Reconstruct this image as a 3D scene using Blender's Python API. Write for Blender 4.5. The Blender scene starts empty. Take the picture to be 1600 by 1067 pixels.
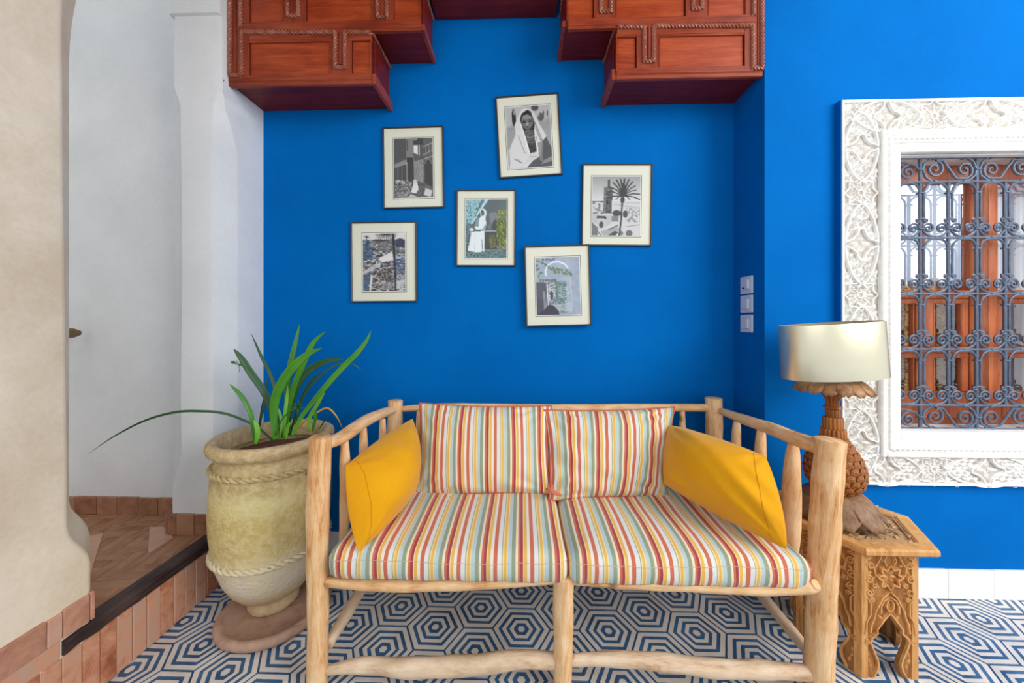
import bpy, bmesh, math, random
import numpy as np
from mathutils import Vector, Matrix
random.seed(7)
C = bpy.context.scene
COL = C.collection
PI = math.pi

# ------------------------------------------------------------------ camera, world, lights
CAM_H, YAW, FPX, CX, CY = 1.233, 0.02727, 550.0, 800.0, 503.0
cam_d = bpy.data.cameras.new('camera'); cam = bpy.data.objects.new('camera', cam_d); COL.objects.link(cam)
cam.location = (0, 0, CAM_H); cam.rotation_euler = (PI/2, 0, YAW)
cam_d.sensor_width = 36; cam_d.lens = FPX/1600*36; cam_d.shift_y = (CY-533.5)/1600
cam_d.clip_start = 0.02
C.camera = cam
w = bpy.data.worlds.new('world'); C.world = w; w.use_nodes = True
bg = w.node_tree.nodes['Background']; bg.inputs[0].default_value = (0.86, 0.93, 1.0, 1); bg.inputs[1].default_value = 1.0
def area(name, loc, target, size, energy, color=(1, 1, 1)):
    l = bpy.data.lights.new(name, 'AREA'); l.shape = 'RECTANGLE'; l.size, l.size_y = size; l.energy = energy; l.color = color
    o = bpy.data.objects.new(name, l); COL.objects.link(o); o.location = loc
    o.rotation_euler = (Vector(target)-Vector(loc)).to_track_quat('-Z', 'Y').to_euler(); return o
area('courtyard_daylight', (3.5, -0.8, 2.7), (1.9, 1.6, 0.9), (2.4, 2.4), 124, (1.0, 0.98, 0.95))
area('courtyard_fill', (-0.6, -2.6, 2.6), (-0.4, 1.8, 0.8), (3.0, 2.0), 19, (1.0, 0.98, 0.96))
C.view_settings.view_transform = 'Standard'; C.view_settings.look = 'None'
C.view_settings.gamma = 1; C.view_settings.use_curve_mapping = False; C.view_settings.exposure = 0.0

# ------------------------------------------------------------------ measuring helpers (photo point -> room point)
RV = (math.cos(YAW), math.sin(YAW)); FV = (-math.sin(YAW), math.cos(YAW))
def ray(px, py):
    u = (px-CX)/FPX
    return (u*RV[0]+FV[0], u*RV[1]+FV[1], (CY-py)/FPX)
def at_y(px, py, y):
    d = ray(px, py); t = y/d[1]; return Vector((t*d[0], y, CAM_H+t*d[2]))
def at_x(px, py, x):
    d = ray(px, py); t = x/d[0]; return Vector((x, t*d[1], CAM_H+t*d[2]))
def at_z(px, py, z=0):
    d = ray(px, py); t = (z-CAM_H)/d[2]; return Vector((t*d[0], t*d[1], z))
YB, YW, XR, XL = 1.865, 1.632, 1.105, -1.395      # niche back wall, window wall, niche right and left sides

# ------------------------------------------------------------------ mesh builder
class MB:
    def __init__(s): s.v = []; s.f = []; s.uv = []; s.has_uv = False
    def add(s, vs, fs, uvs=None):
        n = len(s.v); s.v += [tuple(p) for p in vs]; s.f += [tuple(i+n for i in f) for f in fs]
        if uvs: s.has_uv = True; s.uv += list(uvs)
        else: s.uv += [(p[0], p[1]) for p in vs]
    def box(s, lo, hi, bev=0.0):
        x0, y0, z0 = lo; x1, y1, z1 = hi
        if bev <= 0:
            s.add([(x0,y0,z0),(x1,y0,z0),(x1,y1,z0),(x0,y1,z0),(x0,y0,z1),(x1,y0,z1),(x1,y1,z1),(x0,y1,z1)],
                  [(3,2,1,0),(4,5,6,7),(0,1,5,4),(1,2,6,5),(2,3,7,6),(3,0,4,7)])
        else:
            bm = bmesh.new(); bmesh.ops.create_cube(bm, size=1)
            for v in bm.verts: v.co = Vector(((x0+x1)/2+v.co.x*(x1-x0), (y0+y1)/2+v.co.y*(y1-y0), (z0+z1)/2+v.co.z*(z1-z0)))
            bmesh.ops.bevel(bm, geom=bm.edges[:], offset=bev, segments=1 if bev < .006 else 3, affect='EDGES', profile=.5)
            s.bm(bm)
    def bm(s, bm):
        bm.verts.index_update()
        s.add([v.co[:] for v in bm.verts], [[v.index for v in f.verts] for f in bm.faces]); bm.free()
    def tube(s, pts, rad, seg=8, cap=True, mod=None, closed=False, rough=0.0, flat=None):
        pts = [Vector(p) for p in pts]; n = len(pts)
        if not hasattr(rad, '__len__'): rad = [rad]*n
        tans = []
        for i in range(n):
            if closed: t = pts[(i+1) % n]-pts[i-1]
            else: t = pts[min(i+1, n-1)]-pts[max(i-1, 0)]
            tans.append(t.normalized() if t.length > 1e-9 else Vector((0, 0, 1)))
        up = Vector((0, 0, 1)) if abs(tans[0].z) < .9 else Vector((0, 1, 0))
        a = tans[0].cross(up).normalized(); vs = []; uv = []; L = 0
        for i in range(n):
            if i: L += (pts[i]-pts[i-1]).length; a = (a-tans[i]*a.dot(tans[i])).normalized()
            b = tans[i].cross(a)
            for k in range(seg):
                th = 2*PI*k/seg; r = rad[i]
                if mod: r *= mod(th, L)
                if rough: r *= 1+rough*math.sin(3*th+L*23+rad[0]*999)*.5+rough*.6*math.sin(2*th-L*41+pts[0].x*9)
                vs.append(pts[i]+(a*math.cos(th)+b*math.sin(th)*(flat or 1))*r); uv.append((abs(1-2*k/seg)*PI*rad[0], L))
        fs = []
        m = n if closed else n-1
        for i in range(m):
            j = (i+1) % n
            for k in range(seg):
                q = (k+1) % seg; fs.append((i*seg+k, i*seg+q, j*seg+q, j*seg+k))
        if cap and not closed:
            fs.append(tuple(range(seg))[::-1]); fs.append(tuple((n-1)*seg+k for k in range(seg)))
        s.add(vs, fs, uv)
    def rope(s, pts, r, pitch, strands=3, closed=False, seg=6):
        """twisted rope: strands wound round a path"""
        pts = [Vector(p) for p in pts]; n = len(pts); Ls = [0]
        for i in range(1, n): Ls.append(Ls[-1]+(pts[i]-pts[i-1]).length)
        tot = Ls[-1]+((pts[0]-pts[-1]).length if closed else 0)
        if closed: pitch = tot/max(1, round(tot/pitch))
        t = [(pts[(i+1) % n]-pts[i-1] if closed else pts[min(i+1, n-1)]-pts[max(i-1, 0)]).normalized() for i in range(n)]
        up = Vector((0, 1, 0)) if abs(t[0].y) < .5 and not closed else Vector((0, 0, 1))
        for q in range(strands):
            P = []
            for i in range(n):
                a = t[i].cross(up).normalized(); b = t[i].cross(a); ph = 2*PI*(Ls[i]/pitch+q/strands); P.append(pts[i]+(a*math.cos(ph)+b*math.sin(ph))*r*.56)
            s.tube(P, r*.50, seg, closed=closed)
    def lathe(s, prof, c=(0, 0, 0), seg=32, mod=None, cap=False, sx=1, sy=1):
        vs = []; fs = []; uv = []
        for i, (r, z) in enumerate(prof):
            for k in range(seg):
                th = 2*PI*k/seg; rr = r*(mod(th, z) if mod else 1)
                vs.append((c[0]+rr*math.cos(th)*sx, c[1]+rr*math.sin(th)*sy, c[2]+z)); uv.append((th*.3, z))
        for i in range(len(prof)-1):
            for k in range(seg):
                q = (k+1) % seg; fs.append((i*seg+k, i*seg+q, (i+1)*seg+q, (i+1)*seg+k))
        if cap:
            fs.append(tuple(range(seg))[::-1]); fs.append(tuple((len(prof)-1)*seg+k for k in range(seg)))
        s.add(vs, fs, uv)
    def prism(s, poly, h, mp=None):
        """2D polygon (may be concave) extruded by h; mp maps (u,v,w) to 3D"""
        bm = bmesh.new(); vs = [bm.verts.new((p[0], p[1], 0)) for p in poly]
        f = bm.faces.new(vs); r = bmesh.ops.extrude_face_region(bm, geom=[f])
        for v in [g for g in r['geom'] if isinstance(g, bmesh.types.BMVert)]: v.co.z += h
        bmesh.ops.triangulate(bm, faces=[g for g in bm.faces if len(g.verts) > 4]); bmesh.ops.recalc_face_normals(bm, faces=bm.faces[:])
        if mp:
            for v in bm.verts: v.co = Vector(mp(*v.co))
        s.bm(bm)
    def ribbon(s, pts, wd, h, mp, closed=False, top=.55):
        """raised strap along a 2D line"""
        n = len(pts); vs = []
        for i in range(n):
            p0 = pts[(i-1) % n] if (closed or i) else pts[0]; p1 = pts[(i+1) % n] if (closed or i < n-1) else pts[-1]
            tx, ty = p1[0]-p0[0], p1[1]-p0[1]; l = math.hypot(tx, ty) or 1; nx, ny = -ty/l, tx/l
            for o, hh in ((-wd/2, 0), (-wd/2*top, h), (wd/2*top, h), (wd/2, 0)): vs.append(mp(pts[i][0]+nx*o, pts[i][1]+ny*o, hh))
        fs = []
        for i in range(n if closed else n-1):
            j = (i+1) % n
            for k in range(3): fs.append((i*4+k, j*4+k, j*4+k+1, i*4+k+1))
        if not closed: fs += [(0, 1, 2, 3), ((n-1)*4+3, (n-1)*4+2, (n-1)*4+1, (n-1)*4)]
        s.add(vs, fs)
    def petal(s, cx, cy, ang, ln, wd, h, mp, base=0.0):
        """small carved leaf with a ridge"""
        ca, sa = math.cos(ang), math.sin(ang); o = []
        for t, ww in ((0, 0), (.2, .7), (.45, 1), (.75, .65), (1, 0)):
            o.append((t, ww))
        left = [(t*ln, ww*wd/2) for t, ww in o]; right = [(t*ln, -ww*wd/2) for t, ww in o[1:-1]]
        mid = [(t*ln, 0) for t, ww in o[1:-1]]
        P = lambda q, hh: mp(cx+q[0]*ca-q[1]*sa, cy+q[0]*sa+q[1]*ca, hh)
        vs = [P(q, base) for q in left]+[P(q, base) for q in right]+[P(q, h) for q in mid]
        fs = [(0, 1, 8), (1, 2, 9, 8), (2, 3, 10, 9), (3, 4, 10), (5, 0, 8), (6, 5, 8, 9), (7, 6, 9, 10), (4, 7, 10)]
        s.add(vs, fs)
    def build(s, name, mat, parent=None, smooth=False, loc=None, rot=None):
        me = bpy.data.meshes.new(name); me.from_pydata(s.v, [], s.f); me.update()
        if s.has_uv:
            ul = me.uv_layers.new(name='UVMap'); li = np.empty(len(me.loops), dtype=np.int32); me.loops.foreach_get('vertex_index', li)
            ul.data.foreach_set('uv', np.array(s.uv, dtype=np.float32)[li].ravel())
        if smooth is not False:
            me.polygons.foreach_set('use_smooth', [True]*len(me.polygons))
            if smooth is not True: me.set_sharp_from_angle(angle=math.radians(smooth))
        me.materials.append(mat)
        return link(name, me, parent, loc, rot)
def link(name, me, parent=None, loc=None, rot=None, scale=None):
    o = bpy.data.objects.new(name, me); COL.objects.link(o)
    if parent: o.parent = parent
    if loc is not None: o.location = loc
    if rot is not None: o.rotation_euler = rot
    if scale is not None: o.scale = scale
    return o
def thing(name, label, cat, loc=(0, 0, 0), rot=None, group=None):
    o = link(name, None, None, loc, rot); return tag(o, label, cat, group)
def tag(o, label=None, cat=None, group=None):
    if label: o['label'] = label
    if cat: o['category'] = cat
    if group: o['group'] = group
    return o
def struct(o, label=None):
    o['kind'] = 'structure'
    if label: o['label'] = label
    return o
def smooth_path(pts, n=6):
    pts = [Vector(p) for p in pts]; out = []
    for i in range(len(pts)-1):
        p0 = pts[max(i-1, 0)]; p1 = pts[i]; p2 = pts[i+1]; p3 = pts[min(i+2, len(pts)-1)]
        for k in range(n):
            t = k/n; out.append(.5*((2*p1)+(p2-p0)*t+(2*p0-5*p1+4*p2-p3)*t*t+(3*p1-p0-3*p2+p3)*t**3))
    out.append(pts[-1]); return out
def interp(vals, n):
    out = []; m = len(vals)-1
    for k in range(n):
        t = k/(n-1)*m; i = min(int(t), m-1); out.append(vals[i]+(vals[i+1]-vals[i])*(t-i))
    return out
def rope_mod(pitch, amp=.3, lobes=2):
    return lambda th, L: 1+amp*abs(math.cos(lobes*.5*(th-2*PI*L/pitch)))-amp*.5

# ------------------------------------------------------------------ materials
def lin(c):
    return tuple(((x/255)/12.92 if x/255 <= .04045 else ((x/255+.055)/1.055)**2.4) for x in c)+(1,)
class NT:
    def __init__(s, name, rough=.6, metal=0, spec=.4):
        s.m = bpy.data.materials.new(name); s.m.use_nodes = True; s.t = s.m.node_tree; s.b = s.t.nodes['Principled BSDF']
        s.b.inputs['Roughness'].default_value = rough; s.b.inputs['Metallic'].default_value = metal
        s.b.inputs['Specular IOR Level'].default_value = spec
    def n(s, typ, ins=None, **kw):
        nd = s.t.nodes.new(typ)
        for k, v in kw.items(): setattr(nd, k, v)
        for k, v in (ins or {}).items():
            if isinstance(v, bpy.types.NodeSocket): s.t.links.new(v, nd.inputs[k])
            else: nd.inputs[k].default_value = v
        return nd
    def ramp(s, fac, stops, const=False):
        r = s.n('ShaderNodeValToRGB', {0: fac}); r.color_ramp.interpolation = 'CONSTANT' if const else 'LINEAR'
        e = r.color_ramp.elements
        while len(e) > 1: e.remove(e[-1])
        e[0].position = stops[0][0]; e[0].color = stops[0][1]
        for p, c in stops[1:]: q = e.new(p); q.color = c
        return r.outputs[0]
    def mix(s, fac, a, b, mode='MIX'):
        m = s.n('ShaderNodeMix', data_type='RGBA', blend_type=mode)
        for i, v in ((0, fac), (6, a), (7, b)):
            if isinstance(v, bpy.types.NodeSocket): s.t.links.new(v, m.inputs[i])
            else: m.inputs[i].default_value = v
        return m.outputs[2]
    def math(s, op, a, b=0.0):
        m = s.n('ShaderNodeMath', operation=op)
        for i, v in ((0, a), (1, b)):
            if isinstance(v, bpy.types.NodeSocket): s.t.links.new(v, m.inputs[i])
            else: m.inputs[i].default_value = v
        return m.outputs[0]
    def coord(s, kind='Object'): return s.n('ShaderNodeTexCoord').outputs[kind]
    def map(s, vec, scale=(1, 1, 1), loc=(0, 0, 0), rot=(0, 0, 0)):
        return s.n('ShaderNodeMapping', {'Vector': vec, 'Scale': scale, 'Location': loc, 'Rotation': rot}).outputs[0]
    def noise(s, vec, scale, detail=4, rough=.55, dist=0):
        return s.n('ShaderNodeTexNoise', {'Vector': vec, 'Scale': scale, 'Detail': detail, 'Roughness': rough, 'Distortion': dist}).outputs[0]
    def col(s, c): 
        if isinstance(c, bpy.types.NodeSocket): s.t.links.new(c, s.b.inputs['Base Color'])
        else: s.b.inputs['Base Color'].default_value = c
    def bump(s, h, strength=.3, dist=.004):
        b = s.n('ShaderNodeBump', {'Height': h, 'Strength': strength, 'Distance': dist}); s.t.links.new(b.outputs[0], s.b.inputs['Normal'])
def seeded(t, vec):
    """shift a coordinate per object so that shared meshes do not repeat"""
    r = t.n('ShaderNodeObjectInfo').outputs['Random']; v = t.n('ShaderNodeCombineXYZ', {0: t.math('MULTIPLY', r, 37.), 1: t.math('MULTIPLY', r, 91.), 2: t.math('MULTIPLY', r, 17.)})
    return t.n('ShaderNodeVectorMath', {0: vec, 1: v.outputs[0]}, operation='ADD').outputs[0], r
def mat_plaster(name, c1, c2, rough=.75, bump=.25, scale=3., spec=.25):
    t = NT(name, rough, spec=spec); g = t.n('ShaderNodeNewGeometry').outputs['Position']
    n1 = t.noise(g, scale, 5, .6); n2 = t.noise(g, 60, 4, .7)
    f = t.mix(.25, n1, n2); t.col(t.ramp(f, [(.35, lin(c1)), (.65, lin(c2))])); t.bump(t.mix(.3, n1, n2), bump, .006); return t.m
def mat_wood(name, dark, mid, light, uv=False, axis='Z', rough=.55, scale=1., knots=True, bump=.35, spec=.35):
    t = NT(name, rough, spec=spec)
    v = t.coord('UV') if uv else t.coord('Object')
    v, r = seeded(t, v)
    sc = {'Z': (14, 14, 1.3), 'X': (1.3, 14, 14), 'Y': (14, 1.3, 14)}[axis]
    if uv: sc = (14, 1.3, 14)
    m1 = t.map(v, tuple(q*scale for q in sc)); n1 = t.noise(m1, 2.2, 5, .6, .8); n2 = t.noise(v, 5*scale, 3, .5)
    n3 = t.noise(t.map(v, tuple(q*scale*5 for q in sc)), 3, 3, .6)
    f = t.mix(.35, n1, n2); f = t.mix(.2, f, n3)
    c = t.ramp(f, [(.36, lin(dark)), (.47, lin(mid)), (.62, lin(light))])
    if knots:
        vo = t.n('ShaderNodeTexVoronoi', {'Vector': t.map(v, (9, 4.2, 9) if uv else (7, 7, 7)), 'Scale': 1.3}); k = t.ramp(vo.outputs['Distance'], [(.05, (1, 1, 1, 1)), (.13, (0, 0, 0, 1))])
        c = t.mix(t.math('MULTIPLY', k, .7), c, lin((95, 55, 25)))
    t.col(c); t.bump(t.mix(.4, n1, n3), bump, .003); return t.m
M = {}
M['blue'] = mat_plaster('blue_paint', (0, 98, 176), (0, 108, 190), .8, .12, 2., .04)
M['white_plaster'] = mat_plaster('white_plaster', (222, 224, 226), (236, 237, 238), .8, .3, 2.5)
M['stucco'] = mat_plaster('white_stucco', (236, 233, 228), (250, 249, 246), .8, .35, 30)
M['stucco_ground'] = mat_plaster('stucco_ground', (176, 166, 154), (206, 198, 188), .85, .35, 30)  # greyer than the carving: recess shade put into the ground colour
M['beige'] = mat_plaster('beige_lime_plaster', (226, 206, 178), (250, 236, 214), .7, .2, 3.5)
M['baseboard'] = mat_plaster('white_tile', (242, 240, 238), (252, 251, 249), .35, .05, 8)
M['grout'] = mat_plaster('grout', (120, 116, 112), (150, 146, 140), .9, .3, 20)
M['log'] = mat_wood('peeled_log', (190, 126, 66), (230, 180, 126), (248, 216, 172), uv=True, scale=1.8, bump=.6)
M['grey_log'] = mat_wood('weathered_log', (168, 126, 92), (214, 184, 152), (236, 214, 186), uv=True, scale=1.6, bump=.6)
M['red_x'] = mat_wood('mahogany_x', (112, 38, 20), (142, 56, 32), (166, 76, 46), axis='X', rough=.38, knots=False, bump=.15)
M['red_z'] = mat_wood('mahogany_z', (108, 38, 20), (138, 56, 34), (160, 74, 46), axis='Z', rough=.38, knots=False, bump=.15)
M['red_dark'] = mat_wood('mahogany_y', (84, 14, 10), (108, 24, 16), (132, 36, 24), axis='X', rough=.45, knots=False, bump=.1)
M['red_panel'] = mat_wood('mahogany_panel', (128, 42, 16), (158, 60, 26), (182, 82, 40), axis='X', rough=.42, knots=False, bump=.15)
M['rope'] = mat_wood('mahogany_rope', (118, 58, 44), (150, 84, 66), (180, 118, 98), rough=.25, knots=False, bump=.1)
M['carved'] = mat_wood('carved_oak', (170, 112, 54), (208, 150, 88), (228, 176, 112), rough=.5, knots=False, scale=1.5)
M['carved_top'] = mat_wood('carved_oak_top', (146, 108, 70), (184, 146, 104), (206, 172, 130), rough=.5, knots=False, axis='X', scale=1.5)
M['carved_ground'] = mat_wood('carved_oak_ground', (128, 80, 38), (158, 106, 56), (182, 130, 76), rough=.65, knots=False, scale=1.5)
M['pine'] = mat_wood('pineapple_wood', (104, 54, 18), (150, 86, 34), (184, 118, 56), rough=.36, knots=False, scale=1.5)
M['lamp_leaf'] = mat_wood('carved_leaf_wood', (92, 66, 46), (132, 98, 70), (164, 128, 94), rough=.5, knots=False, scale=1.5)
M['crown'] = mat_wood('crown_wood', (112, 74, 44), (150, 106, 66), (184, 138, 92), rough=.4, knots=False, scale=1.5)
M['casement'] = mat_wood('casement_wood', (138, 62, 30), (172, 88, 48), (196, 110, 68), rough=.3, knots=False)
M['beam'] = mat_wood('dark_beam', (32, 22, 22), (52, 38, 38), (84, 66, 62), axis='Y', rough=.5, knots=False, scale=1.4)
def mat_brick(name, cs, rough=.5):
    t = NT(name, rough); v, r = seeded(t, t.coord('Object')); n1 = t.noise(v, 16, 5, .6, .5); n2 = t.noise(v, 70, 4, .7)
    f = t.math('ADD', t.math('MULTIPLY', n1, .8), t.math('MULTIPLY', r, .28)); f = t.math('ADD', f, t.math('MULTIPLY', n2, .12))
    t.col(t.ramp(f, [(.35, lin(cs[0])), (.5, lin(cs[1])), (.62, lin(cs[2])), (.8, lin(cs[3]))])); t.bump(t.mix(.5, n1, n2), .5, .004); return t.m
M['brick'] = mat_brick('riser_terracotta', [(164, 92, 60), (200, 132, 98), (218, 160, 128), (206, 166, 144)])
M['brick_pink'] = mat_brick('skirting_terracotta', [(176, 122, 100), (200, 146, 120), (212, 162, 138), (216, 176, 156)])
M['brick_floor'] = mat_brick('floor_terracotta', [(138, 92, 68), (158, 112, 84), (172, 128, 98), (182, 138, 108)])
M['brick_light'] = mat_brick('pale_terracotta', [(196, 150, 126), (204, 160, 136), (212, 170, 146), (216, 176, 152)])
M['brick_dark'] = mat_brick('hall_terracotta', [(130, 86, 62), (154, 106, 80), (170, 122, 94), (180, 132, 104)])
M['mortar'] = mat_plaster('mortar', (176, 156, 142), (200, 182, 168), .9, .4, 25)
def mat_tile():
    t = NT('hexagon_tile', .42); v = t.coord('Object'); s = t.n('ShaderNodeSeparateXYZ', {0: v})
    sv, r = seeded(t, v); wob = t.math('MULTIPLY', t.math('SUBTRACT', t.noise(sv, 40, 2), .5), .0022)
    ax = t.math('ABSOLUTE', s.outputs[0]); ay = t.math('ABSOLUTE', s.outputs[1])
    d = t.math('MAXIMUM', ay, t.math('ADD', t.math('MULTIPLY', ax, .8660), t.math('MULTIPLY', ay, .5)))
    d = t.math('DIVIDE', t.math('ADD', d, wob), .1003)
    nz = t.noise(sv, 9, 4, .6); wh = t.ramp(nz, [(.3, lin((214, 205, 196))), (.7, lin((236, 229, 220)))]); bl = t.ramp(nz, [(.3, lin((40, 78, 116))), (.7, lin((72, 116, 158)))])
    K, W = (0, 0, 0, 1), (1, 1, 1, 1)
    f = t.ramp(d, [(0, W), (.126, K), (.27, W), (.41, K), (.535, W), (.675, K), (.80, W), (.962, K)], True)
    t.col(t.mix(f, bl, wh)); t.bump(t.noise(sv, 50, 3), .15, .002)
    t.t.links.new(t.ramp(nz, [(.3, (.3, .3, .3, 1)), (.7, (.5, .5, .5, 1))]), t.b.inputs['Roughness']); return t.m
M['tile'] = mat_tile()
def mat_stripe():
    t = NT('striped_canvas', .85, spec=.15); uv = t.coord('UV'); s = t.n('ShaderNodeSeparateXYZ', {0: uv}); f = t.math('FRACT', s.outputs[0])
    W = lin((242, 234, 220)); T = lin((212, 112, 82)); CR = lin((170, 62, 72)); Yl = lin((238, 188, 88)); G = lin((150, 164, 138)); B = lin((190, 210, 212)); P = lin((232, 231, 226)); LY = lin((246, 222, 170))
    st = [(0, T), (.065, CR), (.14, LY), (.165, Yl), (.25, W), (.33, T), (.44, P), (.555, G), (.58, LY), (.615, Yl), (.69, LY), (.72, B), (.825, G), (.93, LY), (.96, W)]
    c = t.ramp(f, st, True); wv = t.n('ShaderNodeTexWave', {'Vector': t.map(uv, (1, 1, 1)), 'Scale': 260.}, wave_type='BANDS', bands_direction='Y')
    o = t.coord('Object'); n = t.noise(o, 7, 4); c = t.mix(t.math('MULTIPLY', t.math('SUBTRACT', n, .35), .25), c, lin((205, 195, 185)))
    t.col(c); t.bump(t.mix(.5, n, wv.outputs[0]), .3, .004); t.b.inputs['Sheen Weight'].default_value = .15; return t.m
M['stripe'] = mat_stripe()
def mat_cloth(name, c1, c2):
    t = NT(name, .9, spec=.1); o = t.coord('Object'); n = t.noise(o, 5, 4); m = t.noise(o, 160, 2, .5)
    t.col(t.ramp(t.mix(.25, n, m), [(.3, lin(c1)), (.7, lin(c2))])); t.bump(t.mix(.6, n, m), .3, .002); t.b.inputs['Sheen Weight'].default_value = .2; return t.m
M['mustard'] = mat_cloth('mustard_linen', (222, 152, 10), (234, 168, 22))
M['piping'] = mat_cloth('terracotta_piping', (196, 88, 62), (216, 112, 82))
def mat_simple(name, c, rough=.5, metal=0, spec=.4, nz=None):
    t = NT(name, rough, metal, spec); 
    if nz:
        n = t.noise(t.coord('Object'), nz, 4, .6); t.col(t.ramp(n, [(.35, lin(tuple(q*.86 for q in c))), (.65, lin(tuple(min(255, q*1.08) for q in c)))])); t.bump(n, .3, .003)
    else: t.col(lin(c))
    return t.m
M['iron'] = mat_simple('painted_iron', (92, 104, 124), .5, .15, .4, 30)
M['plastic'] = mat_simple('switch_plastic', (206, 214, 228), .3)
M['frame'] = mat_simple('picture_frame_black', (70, 66, 64), .3, .5)
M['mat'] = mat_simple('picture_mount', (226, 226, 208), .8)
M['black_line'] = mat_simple('mount_line', (40, 44, 46), .7)
M['paper'] = mat_simple('photo_paper', (235, 235, 228), .6)
M['brass'] = mat_simple('brass', (190, 140, 70), .3, .9)
M['bulb'] = mat_simple('milk_glass', (240, 236, 225), .3)
M['soil'] = mat_simple('soil', (112, 64, 44), .95, nz=30)
M['rail_wood'] = mat_simple('handrail_wood', (110, 84, 56), .5, nz=12)
M['dark_room'] = mat_plaster('room_paint', (178, 190, 206), (200, 210, 222), .8, .1)
M['room_floor'] = mat_simple('room_floor', (150, 92, 60), .5, nz=5)
M['lace'] = mat_cloth('lace_curtain', (226, 230, 240), (244, 246, 252))
M['cord'] = mat_cloth('gold_cord', (196, 150, 60), (220, 180, 84))
M['bush'] = mat_simple('golden_leaf', (206, 170, 84), .6, nz=8)
M['trunk'] = mat_simple('bark', (90, 74, 58), .9, nz=14)
def mat_shade():
    t = NT('champagne_silk', .30, .8, .5); o = t.coord('Object'); n = t.noise(t.map(o, (2, 2, 3)), 2, 3); t.col(t.ramp(n, [(.3, lin((226, 216, 186))), (.7, lin((234, 226, 200)))]))
    return t.m
M['shade'] = mat_shade()
def mat_urn():
    t = NT('glazed_urn', .6, spec=.3); o = t.coord('Object'); s = t.n('ShaderNodeSeparateXYZ', {0: o}); n1 = t.noise(o, 7, 6, .65, .3); n2 = t.noise(o, 38, 5, .7); n3 = t.noise(o, 3, 3)
    z = t.math('ADD', s.outputs[2], t.math('MULTIPLY', t.math('SUBTRACT', n1, .5), .12))
    body = t.ramp(z, [(.1, lin((214, 184, 146))), (.17, lin((236, 224, 204))), (.27, lin((232, 218, 188))), (.32, lin((216, 192, 128))), (.44, lin((210, 186, 116))), (.52, lin((230, 214, 152))), (.57, lin((196, 172, 116))), (.68, lin((198, 170, 126))), (.76, lin((206, 172, 130)))])
    patch = t.ramp(n2, [(.42, (0, 0, 0, 1)), (.62, (1, 1, 1, 1))]); c = t.mix(t.math('MULTIPLY', patch, .5), body, lin((240, 228, 178)))
    c = t.mix(t.math('MULTIPLY', t.ramp(n3, [(.45, (0, 0, 0, 1)), (.7, (1, 1, 1, 1))]), .3), c, lin((150, 130, 86)))
    t.col(c); t.bump(t.mix(.7, n1, n2), 1., .012); return t.m
M['urn'] = mat_urn()
M['saucer'] = mat_brick('saucer_clay', [(118, 84, 68), (162, 126, 106), (184, 148, 126), (196, 162, 144)], .7)
def mat_leaf(name, a, b):
    t = NT(name, .35, spec=.5); uv = t.coord('UV'); w_ = t.n('ShaderNodeTexWave', {'Vector': uv, 'Scale': 3.}, wave_type='BANDS', bands_direction='X'); n = t.noise(t.coord('Object'), 6, 3)
    t.col(t.ramp(t.mix(.35, n, w_.outputs[0]), [(.3, lin(a)), (.7, lin(b))])); t.b.inputs['Subsurface Weight'].default_value = 0; return t.m
M['leaf'] = mat_leaf('strap_leaf', (38, 104, 18), (84, 156, 34)); M['leaf_dark'] = mat_leaf('strap_leaf_dark', (22, 66, 26), (44, 98, 44)); M['leaf_light'] = mat_leaf('strap_leaf_light', (70, 150, 30), (136, 192, 70)); M['leaf_yellow'] = mat_leaf('strap_leaf_yellow', (178, 130, 20), (214, 170, 40))
def mat_glass(name, gloss=1.0):
    m = bpy.data.materials.new(name); m.use_nodes = True; t = m.node_tree; t.nodes.clear()
    o = t.nodes.new('ShaderNodeOutputMaterial'); mx = t.nodes.new('ShaderNodeMixShader'); tr = t.nodes.new('ShaderNodeBsdfTransparent'); gl = t.nodes.new('ShaderNodeBsdfGlossy'); gl.inputs['Roughness'].default_value = .01
    fr = t.nodes.new('ShaderNodeFresnel'); fr.inputs[0].default_value = 1.5; mu = t.nodes.new('ShaderNodeMath'); mu.operation = 'MULTIPLY'; mu.inputs[1].default_value = gloss
    ge = t.nodes.new('ShaderNodeNewGeometry'); fb = t.nodes.new('ShaderNodeMath'); fb.operation = 'SUBTRACT'; fb.inputs[0].default_value = 1; m2 = t.nodes.new('ShaderNodeMath'); m2.operation = 'MULTIPLY'
    t.links.new(ge.outputs['Backfacing'], fb.inputs[1]); t.links.new(fr.outputs[0], mu.inputs[0]); t.links.new(mu.outputs[0], m2.inputs[0]); t.links.new(fb.outputs[0], m2.inputs[1]); t.links.new(m2.outputs[0], mx.inputs[0]); t.links.new(tr.outputs[0], mx.inputs[1]); t.links.new(gl.outputs[0], mx.inputs[2]); t.links.new(mx.outputs[0], o.inputs[0]); return m
M['glass'] = mat_glass('window_glass', 4.0); M['picture_glass'] = mat_glass('picture_glass', .8)
def mat_photo():
    t = NT('photo_print', .5, spec=.2); a = t.n('ShaderNodeAttribute', attribute_name='Col'); t.col(a.outputs[0]); return t.m
M['photo'] = mat_photo()

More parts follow.
